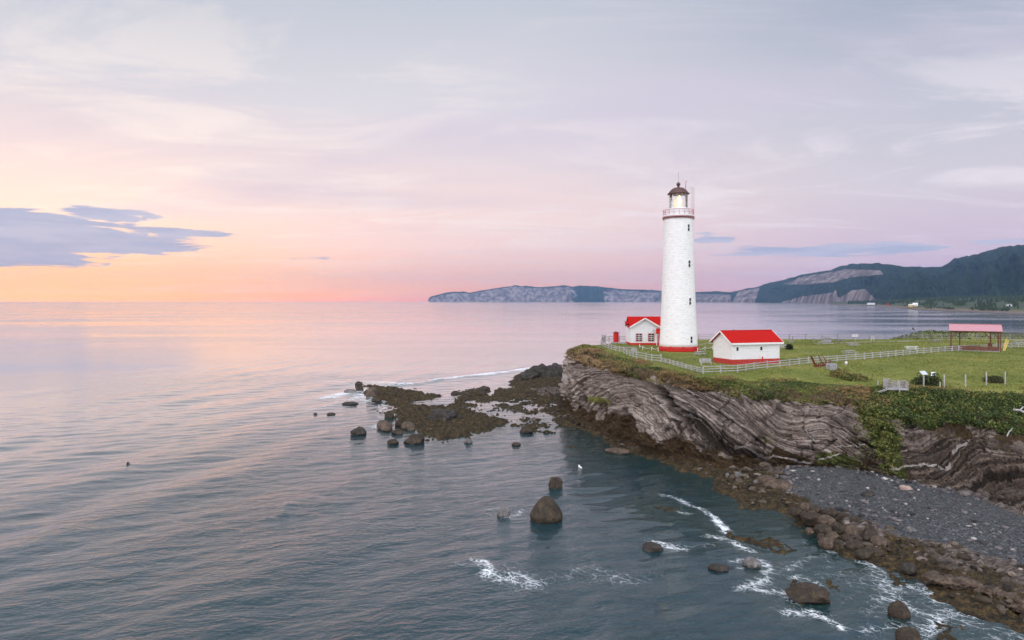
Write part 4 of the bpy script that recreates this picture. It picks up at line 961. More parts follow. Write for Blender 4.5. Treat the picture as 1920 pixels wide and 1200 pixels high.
# rope barriers beside the tower
def rope(label, pts):
    pts = [Vector(G(*p)) for p in pts]; o = thing('rope_barrier', pts[0], 0, label, 'barrier'); r_ = MB()
    for a, b in zip(pts[:-1], pts[1:]):
        r_.tube([(a.lerp(b, t/8)-pts[0])+Vector((0, 0, .75-1.4*(t/8)*(1-t/8))) for t in range(9)], .05, 5)
    r_.build('rope', M['rope'], o)
    for p in pts: MB().tube([p-pts[0], p-pts[0]+Vector((0, 0, .8))], .06, 6).build('post', M['white'], o)
rope('pale rope barrier on low posts between the white house and the lighthouse', [(1199, 652), (1205, 656.5), (1222, 658), (1234, 659)])
rope('pale rope barrier between the lighthouse base and the shed', [(1308, 660), (1322, 657.5), (1336, 656)])

# ------------------------------------------------------------------ picnic tables and benches
def picnic(px, py, rz, label, mt='weathered', s=1.0):
    o = thing('picnic_table', G(px, py), rz, label, 'picnic table', 'picnic tables on the lighthouse lawn')
    t_ = MB()
    for k in range(5): t_.box(-.95*s, .95*s, -.40+k*.163, -.40+k*.163+.145, .72, .77)
    t_.build('table_top', M[mt], o)
    for sg in (-1, 1):
        b = MB()
        for k in range(2): b.box(-.95*s, .95*s, sg*.72-.15+k*.16, sg*.72-.15+k*.16+.14, .42, .47)
        b.build('seat', M[mt], o)
        MB().bar((sg*.7, -.78, .38), (sg*.7, .78, .38), .06, .12).bar((sg*.7, -.62, 0), (sg*.7, -.22, .72), .07, .12).bar((sg*.7, .62, 0), (sg*.7, .22, .72), .07, .12).build('leg_frame', M[mt], o)
    return o
picnic(1312, 667, R(35), 'grey picnic table at the right foot of the lighthouse')
picnic(1599, 650, R(5), 'picnic table in the middle of the lawn, just below the tilted information panel', s=1.25)
picnic(1592.5, 664.5, R(18), 'picnic table closest to the long fence, above the two red chairs', s=1.15)
picnic(1709, 656.5, R(-20), 'pale picnic table touching the long fence left of the pavilion', 'white', 1.2)
picnic(1755, 643, R(0), 'dark weathered picnic table beside the path left of the pavilion', 'greywood', 1.3)
picnic(1574, 641.5, R(8), 'low grey picnic table right of the stone grill by the far fence', 'greywood', 1.2)
picnic(1909, 645, R(0), 'picnic table at the right edge behind the yellow boards', s=1.3)
def bench(px, py, rz, label, L=1.9, mt='weathered'):
    o = thing('bench', G(px, py), rz, label, 'bench', 'slatted benches on the lawn')
    b = MB()
    for k in range(3): b.box(-L/2, L/2, -.25+.17*k, -.11+.17*k, .42, .46)
    b.build('seat', M[mt], o); b = MB()
    for k in range(3): b.box(-L/2, L/2, .28+.02*k, .32+.02*k, .55+.17*k, .68+.17*k)
    b.build('backrest', M[mt], o)
    for sg in (-1, 1): MB().bar((sg*L*.4, -.2, 0), (sg*L*.4, -.2, .42), .08).bar((sg*L*.4, .24, 0), (sg*L*.4, .34, 1.02), .08).bar((sg*L*.4, -.22, .38), (sg*L*.4, .28, .38), .06).build('leg', M[mt], o)
bench(1323.5, 685, R(3), 'white slatted bench on the grass left of the shed'); bench(1190.5, 663, R(25), 'pale slatted bench beside the cliff fence below the boardwalk', 1.4)
bench(1468, 655.5, R(0), 'grey bench between the shed and the small dark bush', 1.8)

# red lounge chairs
def lounge(px, py, rz, label, mt='redwood', s=1.0):
    o = thing('lounge_chair', G(px, py), rz, label, 'chair', 'lounge chairs in front of the long fence')
    Mx = Matrix.Translation((0, .32, .32)) @ Matrix.Rotation(R(-24), 4, 'X'); b = MB()
    for k in range(5): b.box(-.32+k*.13, -.20+k*.13, -.03, .03, 0, (.85, .95, 1.0, .95, .85)[k]*s, Mx)
    b.build('backrest', M[mt], o); b = MB()
    for k in range(5): b.bar((-.3, -.35+k*.15, .40-k*.03), (.3, -.35+k*.15, .40-k*.03), .13, .03)
    b.build('seat', M[mt], o)
    for sg in (-1, 1):
        MB().box(sg*.38-.06, sg*.38+.06, -.40, .30, .56, .60).build('armrest', M[mt], o)
        MB().bar((sg*.36, -.36, 0), (sg*.36, -.36, .58), .09).bar((sg*.34, -.36, .32), (sg*.34, .50, .05), .04, .12).bar((sg*.36, .3, .1), (sg*.36, .3, .58), .06).build('leg', M[mt], o)
lounge(1532.5, 688.5, R(90), 'dark red lounge chair, the leftmost by the long fence', s=1.6)
lounge(1546.5, 687, R(75), 'dark red lounge chair leaning back in the middle of its row', s=1.5)
lounge(1553, 683, R(60), 'brown lounge chair just left of the grey stone block', 'brownwood')
x, y, z = G(1559, 692.5)
fp = thing('fire_ring', (x, y, z), R(8), 'square grey concrete block fire pit beside the red chairs', 'fire pit')
b = MB()
for k in range(3):
    for sg in range(4):
        Mx = Matrix.Rotation(sg*math.pi/2, 4, 'Z')
        for q in range(2): b.box(-.54+q*.55, -.02+q*.55, -.56, -.38, k*.3, k*.3+.28, Mx)
b.build('blocks', M['stone'], fp, bevel=.015); MB().box(-.37, .37, -.37, .37, .0, .2).build('ash', M['dark'], fp)
# stone grill by the far fence
x, y, z = G(1549, 642)
gr_ = thing('grill', (x, y, z), 0, 'low stone grill with a dark sloped cover near the far fence', 'grill')
MB().box(-1.0, 1.0, -.6, .6, 0, .75).build('base', M['stone'], gr_); MB().extrude([(-1.25, .75), (1.25, .75), (.8, 1.2), (-.4, 1.3)], -.75, .75).build('cover', M['greywood'], gr_)
MB().box(-1.8, -1.0, -.6, .6, 0, .18).build('slab', M['stone'], gr_)
def panel(px, py, hpost, w_, h_, tilt, rz, label, mt='metal', post='weathered', name='info_panel', np_=1):
    o = thing(name, G(px, py), rz, label, 'panel')
    Mx = Matrix.Translation((0, 0, hpost)) @ Matrix.Rotation(R(tilt), 4, 'X')
    MB().box(-w_/2, w_/2, -h_/2, h_/2, -.03, .03, Mx).build('board', M[mt], o)
    for k in range(np_):
        xx = 0 if np_ == 1 else (-w_*.35 if k == 0 else w_*.35); MB().bar((xx, 0, -.1), (xx, 0, hpost-.03), .13).build('post', M[post], o)
    return o
panel(1603.5, 641, 1.5, 1.35, .9, 45, R(-30), 'small tilted pale information panel on one post in front of the far fence', 'weathered')
panel(1636, 640.5, 1.0, .9, .9, 85, 0, 'square grey box panel standing against the far fence', 'stone', np_=2)
panel(1732, 725, 1.75, .95, .62, 42, R(20), 'pale slanted panel on a single wooden post above the green slope')
panel(1750, 714, .9, .55, .62, 55, R(-40), 'small tilted pale panel in the dark bush, right of the larger slanted one')
for px, py, h_, lb in [(1481, 643.5, 1.3, 'short grey wooden post, left of a pair by the far fence'), (1486.5, 643.5, 1.6, 'taller grey wooden post, right of a pair by the far fence'), (1527, 640.5, .8, 'stubby grey wooden post left of the stone grill')]:
    o = thing('wooden_post', G(px, py), 0, lb, 'post', 'wooden posts near the far fence'); MB().bar((0, 0, -.1), (0, 0, h_), .22).build('shaft', M['greywood'], o); MB().box(-.14, .14, -.14, .14, h_, h_+.05).build('cap', M['weathered'], o)
# white stakes along the slope
for px, pt, pb, lb in [(1770.5, 702, 724, 'tall white stake, first right of the slanted panel'), (1810.5, 702, 723, 'white stake standing alone in the middle of its row'), (1849.5, 697, 720, 'tallest white stake left of the low brown bush'),
                       (1884.5, 697, 718, 'rightmost white stake beside the low brown bush'), (1763, 716, 724, 'short white stub just left of the first tall stake'), (1646, 714, 722, 'short white stub left of the white picket enclosure')]:
    x, y, z = G(px, pb+3); hh = (pb+3-pt)*y/FPX
    o = MB().bar((0, 0, -.2), (random.uniform(-.04, .04), 0, hh), .13).build('stake', M['weathered'], bevel=.02); o.location = (x, y, z); tag(o, lb, 'stake', 'white stakes along the slope')
# white picket enclosure
x, y, z = G(1681, 731)
pe = thing('picket_enclosure', (x, y, z+.1), R(-6), 'white picket enclosure with a short flight of steps at the cliff top', 'railing')
def picket(a, b, nm='picket_panel', hh=1.0):
    m_ = MB(); a = Vector(a); b = Vector(b); n = max(2, int((b-a).length/.16))
    for k in range(n+1): c = a.lerp(b, k/n); m_.bar(c, c+Vector((0, 0, hh-.05)), .055, .03)
    m_.bar(a+Vector((0, 0, hh)), b+Vector((0, 0, hh)), .09, .07); m_.bar(a+Vector((0, 0, .15)), b+Vector((0, 0, .15)), .06, .08); m_.build(nm, M['weathered'], pe)
picket((-1.35, 1.1, .35), (-.45, 1.2, .35)); picket((-1.35, 1.1, .3), (-1.3, -.4, .1)); picket((-1.3, -.4, .1), (.2, -.5, -.15)); picket((-.45, 1.2, .2), (.25, .5, .1)); picket((.35, .3, .1), (1.5, .7, .2)); picket((1.5, .7, .2), (1.45, -.4, .0))
MB().bar((.2, -.5, -.3), (.2, -.5, 1.15), .13).bar((.35, .3, 0), (.35, .3, 1.3), .13).bar((-1.35, 1.1, 0), (-1.35, 1.1, 1.45), .12).build('corner_posts', M['weathered'], pe)
MB().box(-1.3, 1.5, -.45, 1.1, -.1, .1).build('deck', M['weathered'], pe)
b = MB()
for k in range(4): b.box(-1.7-.35*k, -1.35-.35*k, -.9, -.1, .0-.13*k, .07-.13*k)
b.build('steps', M['weathered'], pe)

pe.scale = (.84, .84, .84)
# ------------------------------------------------------------------ pavilion
x0, y0, _ = G(1783.5, 657); x1 = x0+9.6
pv = thing('pavilion', (x0, y0, 11), R(-32), 'open picnic pavilion with a faded pink roof on brown posts', 'pavilion')
Lx, W, eh, rh = 8.3, 6.0, 3.85, 5.15
for (x_, y_) in [(0, 0), (Lx-.2, 0), (0, W), (Lx-.2, W), (1.5, W*.5+.4), (Lx-1.6, W*.5+.4)]:
    MB().bar((x_, y_, -.2), (x_, y_, eh), .22).build('post', M['brownwood'], pv)
b = MB(); b.bar((-.2, 0, eh), (Lx, 0, eh), .14, .22); b.bar((-.2, W, eh), (Lx, W, eh), .14, .22); b.bar((0, 0, eh), (0, W, eh), .14, .2); b.bar((Lx-.2, 0, eh), (Lx-.2, W, eh), .14, .2)
b.build('beam', M['brownwood'], pv)
for xa, xb in [(.05, 1.2), (Lx-.25, Lx-1.4)]:
    for y_ in (0, W): MB().bar((xa, y_, eh-1.35), (xb, y_, eh-.1), .10).build('brace', M['brownwood'], pv)
for xa, xb in [(1.5, 3.0), (Lx-1.6, Lx-3.1)]: MB().bar((xa, W*.5+.4, eh-1.5), (xb, W*.5+.4, eh+.05), .10).build('brace', M['brownwood'], pv)
b = MB(); b.bar((1.5, W*.5+.4, eh), (Lx-1.6, W*.5+.4, eh), .12, .2); b.build('beam', M['brownwood'], pv)
r_ = MB()
for ya, za, yb, zb in [(-.5, eh+.12, W/2, rh), (W/2, rh, W+.5, eh+.12)]:
    vs = [Vector(q) for q in ((-.35, ya, za), (Lx+.15, ya, za), (Lx+.15, yb, zb), (-.35, yb, zb))]; r_.add(vs+[v+Vector((0, 0, .09)) for v in vs], [(3, 2, 1, 0), (4, 5, 6, 7), (0, 1, 5, 4), (1, 2, 6, 5), (2, 3, 7, 6), (3, 0, 4, 7)])
r_.build('roof', M['pinkroof'], pv); MB().bar((-.35, W/2, rh+.1), (Lx+.15, W/2, rh+.1), .3, .06).build('ridge_cap', M['pink'], pv)
MB().box(-.1, Lx, -.1, W, -.1, .12).build('floor', M['stone'], pv)
b = MB(); b.box(.2, Lx-.4, .15, .24, .15, .95); b.build('low_wall', M['brownwood'], pv)
pt = picnic(1830, 650, 0, 'brown picnic table standing inside the pavilion', 'brownwood', 1.4)
pt.location = (x0+4.6, y0+.6, 11.12); pt.rotation_euler = (0, 0, R(-32))
o = thing('bin', (x0+7.4, y0-.6, 11.12), 0, 'brown waste bin beside a rear post of the pavilion', 'bin'); MB().lathe([(.34, 0), (.38, .1), (.40, 1.1), (.36, 1.15)], 14).build('body', M['brownwood'], o); MB().lathe([(.42, 1.15), (.42, 1.22), (.2, 1.4)], 14).build('lid', M['redwood'], o)
# yellow boards
x, y, z = G(1888, 658)
for k, (dx_, ln_, lb) in enumerate([(0, 2.9, 'long yellow board leaning on the fence right of the pavilion'), (.45, 2.5, 'shorter yellow board crossing the long one on the fence')]):
    o = MB().bar((-.35, -.1, 0), (.95+dx_*.3, .75, ln_*.8), .26, .05).build('yellow_board', M['yellow'], bevel=.01); o.location = (x+dx_*.5-.1, y+.5, z); tag(o, lb, 'board')

# ------------------------------------------------------------------ birds
def bird(loc, rz, s, mt, label, sit=False):
    o = thing('bird', loc, rz, label, 'bird')
    prof = [(.01, -.34), (.05, -.26), (.10, -.12), (.13, .02), (.12, .14), (.07, .22), (.055, .27), (.075, .32), (.07, .38), (.02, .43)]
    b = MB().lathe(prof, 12); tl = R(62 if not sit else 80)
    vv = []
    for v_ in b.v:
        v_ = Vector(v_); a_ = -tl if v_.z < .2 else -tl*.25
        v2 = Matrix.Rotation(-tl, 3, 'X') @ Vector((v_.x*.9, v_.y, min(v_.z, .2)))
        if v_.z > .2: v2 += Matrix.Rotation(-tl*.15, 3, 'X') @ Vector((v_.x, v_.y, v_.z-.2))*1.0
        vv.append(v2*s+Vector((0, 0, (.28 if not sit else .06)*s)))
    b.v = [tuple(q) for q in vv]; b.build('body', M[mt], o, smooth=True)
    hd = Vector(vv[-1]); MB().bar(hd, hd+Vector((0, .09, -.01))*s, .03*s).build('beak', M['beak'], o)
    if not sit: MB().tube([(-.04*s, 0, .2*s), (-.04*s, 0, 0)], .012*s, 5).tube([(.04*s, 0, .2*s), (.04*s, 0, 0)], .012*s, 5).build('legs', M['beak'], o)
bird(G(1586, 688), R(160), 1.4, 'bird', 'white gull standing on the grass right of the stone block')
bird(P(244, 873, .0), R(90), 1.4, 'darkbird', 'small dark seabird floating alone on the water at left', True)
bird(P(1088, 877, .05), R(40), 1.0, 'bird', 'white gull resting on the water near the cliff foot', True)
bird(((1713-CX)/FPX*192, 192, 12.6), R(100), 1.4, 'darkbird', 'dark bird perched on the mound beyond the far fence')

# ------------------------------------------------------------------ boulders
def ico(sub=4):
    import bmesh
    bm = bmesh.new(); bmesh.ops.create_icosphere(bm, subdivisions=sub, radius=1); V = np.array([v.co[:] for v in bm.verts]); F = np.array([[v.index for v in f.verts] for f in bm.faces]); bm.free(); return V, F
ICO5, ICO4, ICO2 = ico(5), ico(4), ico(2)
bseed = 0
def boulder(px, py, wpx, hpx, mt, label, group=None, z0=0.0, dep=.8, rot=None, ang=0.0, rough=.16, peak=0.0, name='boulder', loc=None, tilt=0.0):
    global bseed; bseed += 1
    base = loc or P(px, py, z0); s = base[1]/FPX; rx = wpx*s/2; hh = hpx*s; ry = rx*dep
    V, F = ICO5 if wpx > 30 else ICO4; V = V.copy()
    # angular: squash towards a few random planes
    rr = np.random.default_rng(bseed)
    for k in range(9 if ang else 4):
        nrm = rr.normal(size=3); nrm /= np.linalg.norm(nrm); d = V @ nrm; lim = rr.uniform(.62, .9) if ang else rr.uniform(.8, .95)
        V -= np.maximum(d-lim, 0)[:, None]*nrm*(.9 if ang else .6)
    n1 = fbm(V[:, 0]*1.6+bseed, V[:, 1]*1.6, V[:, 2]*1.6, oct=5, seed=bseed, gain=.55); V *= (1+rough*n1*1.5)[:, None]
    if peak: up = np.clip(V[:, 2], 0, 1); V[:, 0] *= 1-peak*up; V[:, 1] *= 1-peak*up
    V[:, 0] *= rx; V[:, 1] *= ry; zt = np.percentile(V[:, 2], 99.5); V[:, 2] = V[:, 2]/zt*hh*.80; V[:, 2] += hh*.2
    if tilt: c_, s_ = math.cos(tilt), math.sin(tilt); V[:, 0], V[:, 2] = V[:, 0]*c_-V[:, 2]*s_, V[:, 0]*s_+V[:, 2]*c_
    rz = rr.uniform(-.5, .5) if rot is None else rot; c_, s_ = math.cos(rz), math.sin(rz); V[:, 0], V[:, 1] = V[:, 0]*c_-V[:, 1]*s_, V[:, 0]*s_+V[:, 1]*c_
    o = mesh_np(name, V, F, M[mt], smooth=True); o.location = (base[0], base[1]+ry*.5, base[2]); tag(o, label, 'rock', group); return o
boulder(1025, 978, 62, 44, 'rock_brown', 'large brown cone-topped boulder standing alone in the water', rough=.07, peak=.34, rot=.1)
boulder(945, 970, 27, 17, 'rock_grey', 'small grey boulder ringed with foam left of the large brown boulder', ang=1)
boulder(1043, 916, 26, 21, 'rock_brown', 'jagged weedy rock above the large brown boulder in the water', ang=1, rough=.3)
boulder(1222, 1034, 44, 12, 'rock_dark', 'low dark rock awash with foam on its right side', ang=1)
boulder(1350, 1070, 38, 9, 'rock_dark', 'low dark rock barely breaking the water left of the foamy grey boulder')
boulder(1412, 1063, 34, 15, 'rock_grey', 'rounded grey boulder with white foam around it')
boulder(1520, 1128, 80, 24, 'rock_brown', 'large brown weedy slab rising from the foam near the lower right', ang=1, rough=.2, rot=-.3)
boulder(1690, 1160, 38, 30, 'rock_brown', 'round brown boulder in the foam at the lower right', rough=.1)
boulder(1708, 1210, 46, 30, 'rock_brown', 'brown boulder cut by the bottom edge of the picture', rough=.12)
boulder(1160, 850, 48, 9, 'rock_tan', 'long flat tan rock in the water at the foot of the cliff', dep=.5)
boulder(775, 832, 42, 17, 'rock_brown', 'dark flat-topped boulder in the water below the reef', ang=1)
boulder(736, 833, 22, 9, 'rock_brown', 'low dark rock left of the flat-topped boulder below the reef')
boulder(878, 832, 17, 10, 'rock_grey', 'small pointed grey rock in the water right of the flat-topped boulder', ang=1)
boulder(968, 835, 17, 5, 'rock_brown', 'tiny low brown rock in the calm water between reef and cliff')
boulder(988, 811, 24, 9, 'rock_brown', 'oval brown rock in the calm pool between reef and cliff')
boulder(670, 816, 32, 13, 'rock_dark', 'dark slanted slab in the water left of the reef', ang=1, tilt=.2)
boulder(716, 806, 26, 13, 'rock_tan', 'long smooth tan boulder lying at the left side of the reef', rough=.08, rot=.34, dep=3.4)
boulder(722, 803, 26, 13, 'rock_tan', 'low tan boulder at the lower end of the long smooth one')
boulder(729, 784, 18, 13, 'rock_brown', 'dark round boulder right of the long smooth tan one')
boulder(748, 799, 16, 12, 'rock_brown', 'small dark boulder at the left of the reef edge cluster')
boulder(764, 805, 28, 14, 'rock_tan', 'tan boulder in the middle of the reef edge cluster', rough=.1)
boulder(770, 808, 16, 10, 'rock_tan', 'smaller tan boulder in front of the reef edge cluster')
boulder(744, 814, 24, 9, 'rock_brown', 'low brown slab in the water below the reef edge cluster', ang=1)
boulder(672, 724, 15, 9, 'rock_brown', 'upright brown rock at the far left tip of the reef', ang=1)
boulder(674, 734, 14, 10, 'rock_brown', 'rounded brown rock just below the upright one at the reef tip')
boulder(697, 745, 26, 18, 'rock_tan', 'broad tan hump on the left end of the reef', rot=.8, rough=.1)
boulder(705, 754, 20, 7, 'rock_brown', 'low brown rock under the broad tan hump on the reef')
boulder(832, 788, 66, 19, 'rock_dark', 'dark grey ridged outcrop in the middle of the reef', ang=1, rough=.42, dep=.9, rot=-.5, z0=.3)
boulder(655, 759, 30, 5, 'rock_dark', 'dark rock awash in foam left of the reef')
boulder(620, 778, 16, 4, 'rock_dark', 'small dark rock awash far left of the reef')
boulder(591, 777, 8, 3, 'rock_dark', 'tiniest dark rock, farthest left in the sea')
boulder(655, 737, 24, 7, 'rock_grey', 'low grey rock in the foam beside the reef tip')
for x_, y_, w_, h_, lb in [(853, 740, 16, 7, 'leftmost brown rock of the small chain above the pool'), (872, 741, 20, 5, 'flat low brown rock of the small chain above the pool'), (887, 734, 22, 5, 'thin brown rock in the middle of the chain above the pool'),
                           (907, 732, 24, 8, 'largest brown rock of the chain above the pool'), (905, 741, 16, 9, 'round brown rock at the right end of the chain above the pool')]:
    boulder(x_, y_, w_, h_, 'rock_brown', lb)
for x_, y_, w_, h_, lb in [(1008, 701, 28, 16, 'round dark rock crowning the dark rocks off the headland tip'), (990, 718, 46, 20, 'low brown rock at the left of the dark rocks off the headland'), (1026, 717, 60, 32, 'largest dark rock off the headland tip'), (1043, 702, 30, 20, 'dark peaked rock nearest the headland cliff, farther out'),
                           (1052, 716, 34, 30, 'dark block leaning against the headland cliff'), (1000, 709, 38, 18, 'brown slab between the dark rocks off the headland'), (1029, 727, 18, 10, 'small grey rock below the dark rocks off the headland')]:
    boulder(x_, y_, w_, h_, 'rock_dark' if 'dark' in lb and w_ > 20 else 'rock_brown', lb, ang=1, rough=.36)
boulder(1069, 660.5, 15, 3, 'rock_dark', 'thin dark rock in the sea just left of the headland top')
boulder(1440, 906, 37, 13, 'rock_tan', 'smaller of two smooth tan boulders by the gravel beach', z0=.5, rough=.06)
boulder(1463, 921, 56, 20, 'rock_tan', 'larger of two smooth tan boulders by the gravel beach', z0=.4, rough=.06)
boulder(1371, 866, 12, 11, 'rock_tan', 'round pale stone sitting on the weed at the cliff foot', z0=1.0, rough=.08)
boulder(1580, 883, 28, 13, 'rock_grey', 'pale grey boulder at the top of the gravel beach', z0=1.2, ang=1)
boulder(1604, 882, 26, 12, 'rock_grey', 'darker grey boulder right of the pale one at the beach top', z0=1.3)
boulder(1529, 876, 11, 5, 'rock_pink', 'small whitish stone at the top left of the gravel beach', z0=1.1)
boulder(1701, 925, 30, 13, 'rock_pink', 'flat pinkish slab lying on the gravel beach', z0=1.3, ang=1)
boulder(1630, 930, 24, 8, 'rock_dark', 'dark flat slab on the gravel left of the pinkish one', z0=1.2, ang=1)
boulder(1801, 790, 8, 9, 'rock_pink', 'small pink stone caught at the edge of the green slope', loc=PY(1801, 77.0, 790))
boulder(1106, 680, 7, 4, 'rock_grey', 'pale grey stone in the grass near the headland tip', loc=PY(1106, 121, 680))
boulder(1706, 1072, 30, 14, 'rock_dark', 'dark wet rounded rock where the tan ledge begins', z0=.3)
tl_ = [(1728, 1072), (1760, 1080), (1800, 1085), (1840, 1095), (1880, 1110), (1925, 1130), (1990, 1160)]
# long tan ledge: one swept ridge
V = []; pts = [Vector(P(a, b, .8)) for a, b in tl_]; dense = []
for a, b in zip(pts[:-1], pts[1:]): dense += [a.lerp(b, i/16) for i in range(16)]
nr = 22
for i, p in enumerate(dense):
    d = (dense[min(i+1, len(dense)-1)]-dense[max(0, i-1)]).normalized(); nn_ = Vector((-d.y, d.x, 0)); tp = min(1, i/6+.12)
    for k in range(nr):
        a = 2*math.pi*k/nr; r0 = (.52+.22*float(vnoise(np.array([i*.12]), np.array([k*.6]), seed=5)[0])+.26*float(vnoise(np.array([i*.45]), np.array([k*1.1]), seed=6)[0]))*tp
        V.append(p+nn_*math.cos(a)*r0*1.4+Vector((0, 0, math.sin(a)*r0*.6-.3)))
o = mesh_np('rock_ledge', [tuple(v) for v in V], [(i*nr+k, i*nr+(k+1) % nr, (i+1)*nr+(k+1) % nr, (i+1)*nr+k) for i in range(len(dense)-1) for k in range(nr)], M['rock_tan'], smooth=True)
tag(o, 'long smooth tan rock ledge running off the right edge above the weed', 'rock')
pile = [(1494, 962, 26, 12), (1512, 955, 24, 13), (1530, 958, 24, 12), (1560, 966, 30, 14), (1527, 977, 42, 17), (1552, 981, 34, 15), (1586, 976, 30, 15), (1608, 982, 26, 14), (1510, 968, 16, 10), (1546, 997, 34, 13), (1575, 994, 38, 15), (1600, 1003, 30, 18),
        (1634, 998, 26, 15), (1520, 998, 20, 9), (1541, 1010, 16, 11), (1565, 1009, 28, 12), (1590, 1012, 20, 10), (1555, 1022, 32, 13), (1575, 1026, 28, 15), (1633, 1010, 36, 14), (1605, 1028, 40, 15), (1655, 1020, 36, 14), (1640, 1040, 44, 15), (1620, 1042, 30, 12), (1670, 995, 22, 10), (1712, 1000, 30, 13), (1525, 967, 22, 10)]
ORD = ['first', 'second', 'third', 'fourth', 'fifth', 'sixth', 'seventh', 'eighth', 'ninth', 'tenth', 'eleventh']
bands = [0, 963, 970, 990, 1005, 1016, 1032, 2000]; extra = [(1670, 995, 22, 10), (1712, 1000, 30, 13)]
cnt_ = 0
for bi in range(7):
    row = sorted(q for q in pile if bands[bi] <= q[1] < bands[bi+1] and q not in extra)
    for j, (a, b, c, d) in enumerate(row):
        mt_ = cnt_ % 3 == 1; cnt_ += 1
        lb = ('tan' if mt_ else 'brown')+' boulder, '+ORD[j]+' from the left in the '+('uppermost' if bi == 0 else 'lowest' if bi == 6 else ORD[bi])+' row of the beach-edge pile'
        boulder(a, b+2, c, d, 'rock_tan' if mt_ else 'rock_brown', lb, 'boulders piled at the water edge of the beach', z0=.25+.012*max(0, (1040-b))*.6, rough=.15, ang=cnt_ % 2)
boulder(1670, 997, 22, 10, 'rock_tan', 'small tan boulder on the gravel just right of the boulder pile', z0=.6, rough=.15)
boulder(1712, 1002, 30, 13, 'rock_grey', 'pale grey boulder alone on the gravel right of the boulder pile', z0=.6, rough=.15, ang=1)
small = sorted([(1374, 897, 12, 7), (1386, 896, 18, 10), (1400, 900, 18, 7), (1418, 906, 12, 6), (1432, 918, 12, 6), (1478, 924, 14, 7), (1495, 922, 16, 10), (1505, 920, 12, 7), (1445, 925, 12, 5), (1365, 893, 8, 6), (1425, 900, 10, 5)])
for i, (a, b, c, d) in enumerate(small):
    boulder(a, b, c, d, ['rock_grey', 'rock_tan'][i % 2], 'small '+['grey', 'tan'][i % 2]+' stone, '+ORD[i]+' from the left of those around the two smooth tan boulders', 'stones around the two tan boulders', z0=.4, ang=i % 2)

# pebbles on the beach
npb = 9000; xx = rng.uniform(18, 62, npb); yy = rng.uniform(42, 86, npb); dg = sd_poly(xx, yy, GRAVEL)
cl = fbm(xx*.22, yy*.22, oct=3, seed=91); ok = (dg > -1.2) & (cl+rng.normal(0, .35, npb) > .0); xx, yy = xx[ok], yy[ok]; hz, _, _, _ = shore_height(xx, yy)
sz = .05+.26*rng.random(len(xx))**4+.30*(ss(5, -.5, dg[ok]))*rng.random(len(xx))**2.5; Vb, Fb = ico(1)
n0 = len(xx); sh = rng.uniform(.55, 1.3, (n0, 1, 3))*[1, 1, .55]; Vp = Vb[None]*sh*sz[:, None, None]+np.stack([xx, yy, hz+sz*.15], -1)[:, None, :]
tag(mesh_np('pebbles', Vp.reshape(-1, 3), (Fb[None]+np.arange(n0)[:, None, None]*len(Vb)).reshape(-1, 3), M['pebble'], attrs={'tint': np.repeat(np.clip(rng.normal(.5, .22, n0), 0, 1), len(Vb))}), 'grey pebbles and broken stone on the small beach', 'pebbles', kind='stuff')
# broken rock along the shore and the foot of the cliff
M['rubble'] = m_leaf('broken_shore_rock', [(0, (.012, .009, .007)), (.5, (.065, .048, .035)), (.8, (.17, .135, .11)), (1, (.36, .30, .27))], .8)
nr_ = 30000; xx = rng.uniform(2, 66, nr_); yy = rng.uniform(44, 150, nr_); hz, dl_, gg_, _ = shore_height(xx, yy)
cl = fbm(xx*.3, yy*.3, oct=3, seed=95); ok = (dl_ > .2) & (dl_ < 13) & (gg_ < .6) & (hz > .05) & (cl+rng.normal(0, .3, nr_) > .22) & (np.abs(xx) < yy*.8); xx, yy, hz = xx[ok], yy[ok], hz[ok]
n0 = len(xx); sz = .09+.30*rng.random(n0)**3.2; Vb, Fb = ICO2; jit = 1+.35*(rng.random((n0, len(Vb), 1))-.5); sh = rng.uniform(.5, 1.5, (n0, 1, 3))*[1, 1, .6]
ct = rng.uniform(0, 6.28, n0); Vp = Vb[None]*jit*sh*sz[:, None, None]; c_, s_ = np.cos(ct)[:, None], np.sin(ct)[:, None]
Vp = np.stack([Vp[..., 0]*c_-Vp[..., 1]*s_, Vp[..., 0]*s_+Vp[..., 1]*c_, Vp[..., 2]], -1)+np.stack([xx, yy, hz+sz*.12], -1)[:, None, :]
tag(mesh_np('rubble', Vp.reshape(-1, 3), (Fb[None]+np.arange(n0)[:, None, None]*len(Vb)).reshape(-1, 3), M['rubble'], attrs={'tint': np.repeat(np.clip(rng.normal(.45, .22, n0), 0, 1), len(Vb))}), 'broken brown rocks strewn over the weedy shore', 'rocks', kind='stuff')
# driftwood
def drift(a, b, r, label, mt='weathered'):
    a = Vector(a); b = Vector(b); m_ = (a+b)/2+Vector((0, 0, .12)); o = MB().tube([(0, 0, 0), m_-a, b-a], r, 8).tube([m_-a, m_-a+Vector((.5, .2, .35))], r*.6, 6).build('driftwood', M[mt], smooth=True); o.location = a; tag(o, label, 'driftwood')
drift(PY(1900, 73.0, 768), PY(1925, 72, 775), .11, 'bleached driftwood log on the green slope at the right edge')
drift(PY(1888, 67.5, 818), PY(1896, 68.2, 806), .06, 'thin white stick standing at the lower edge of the green slope')

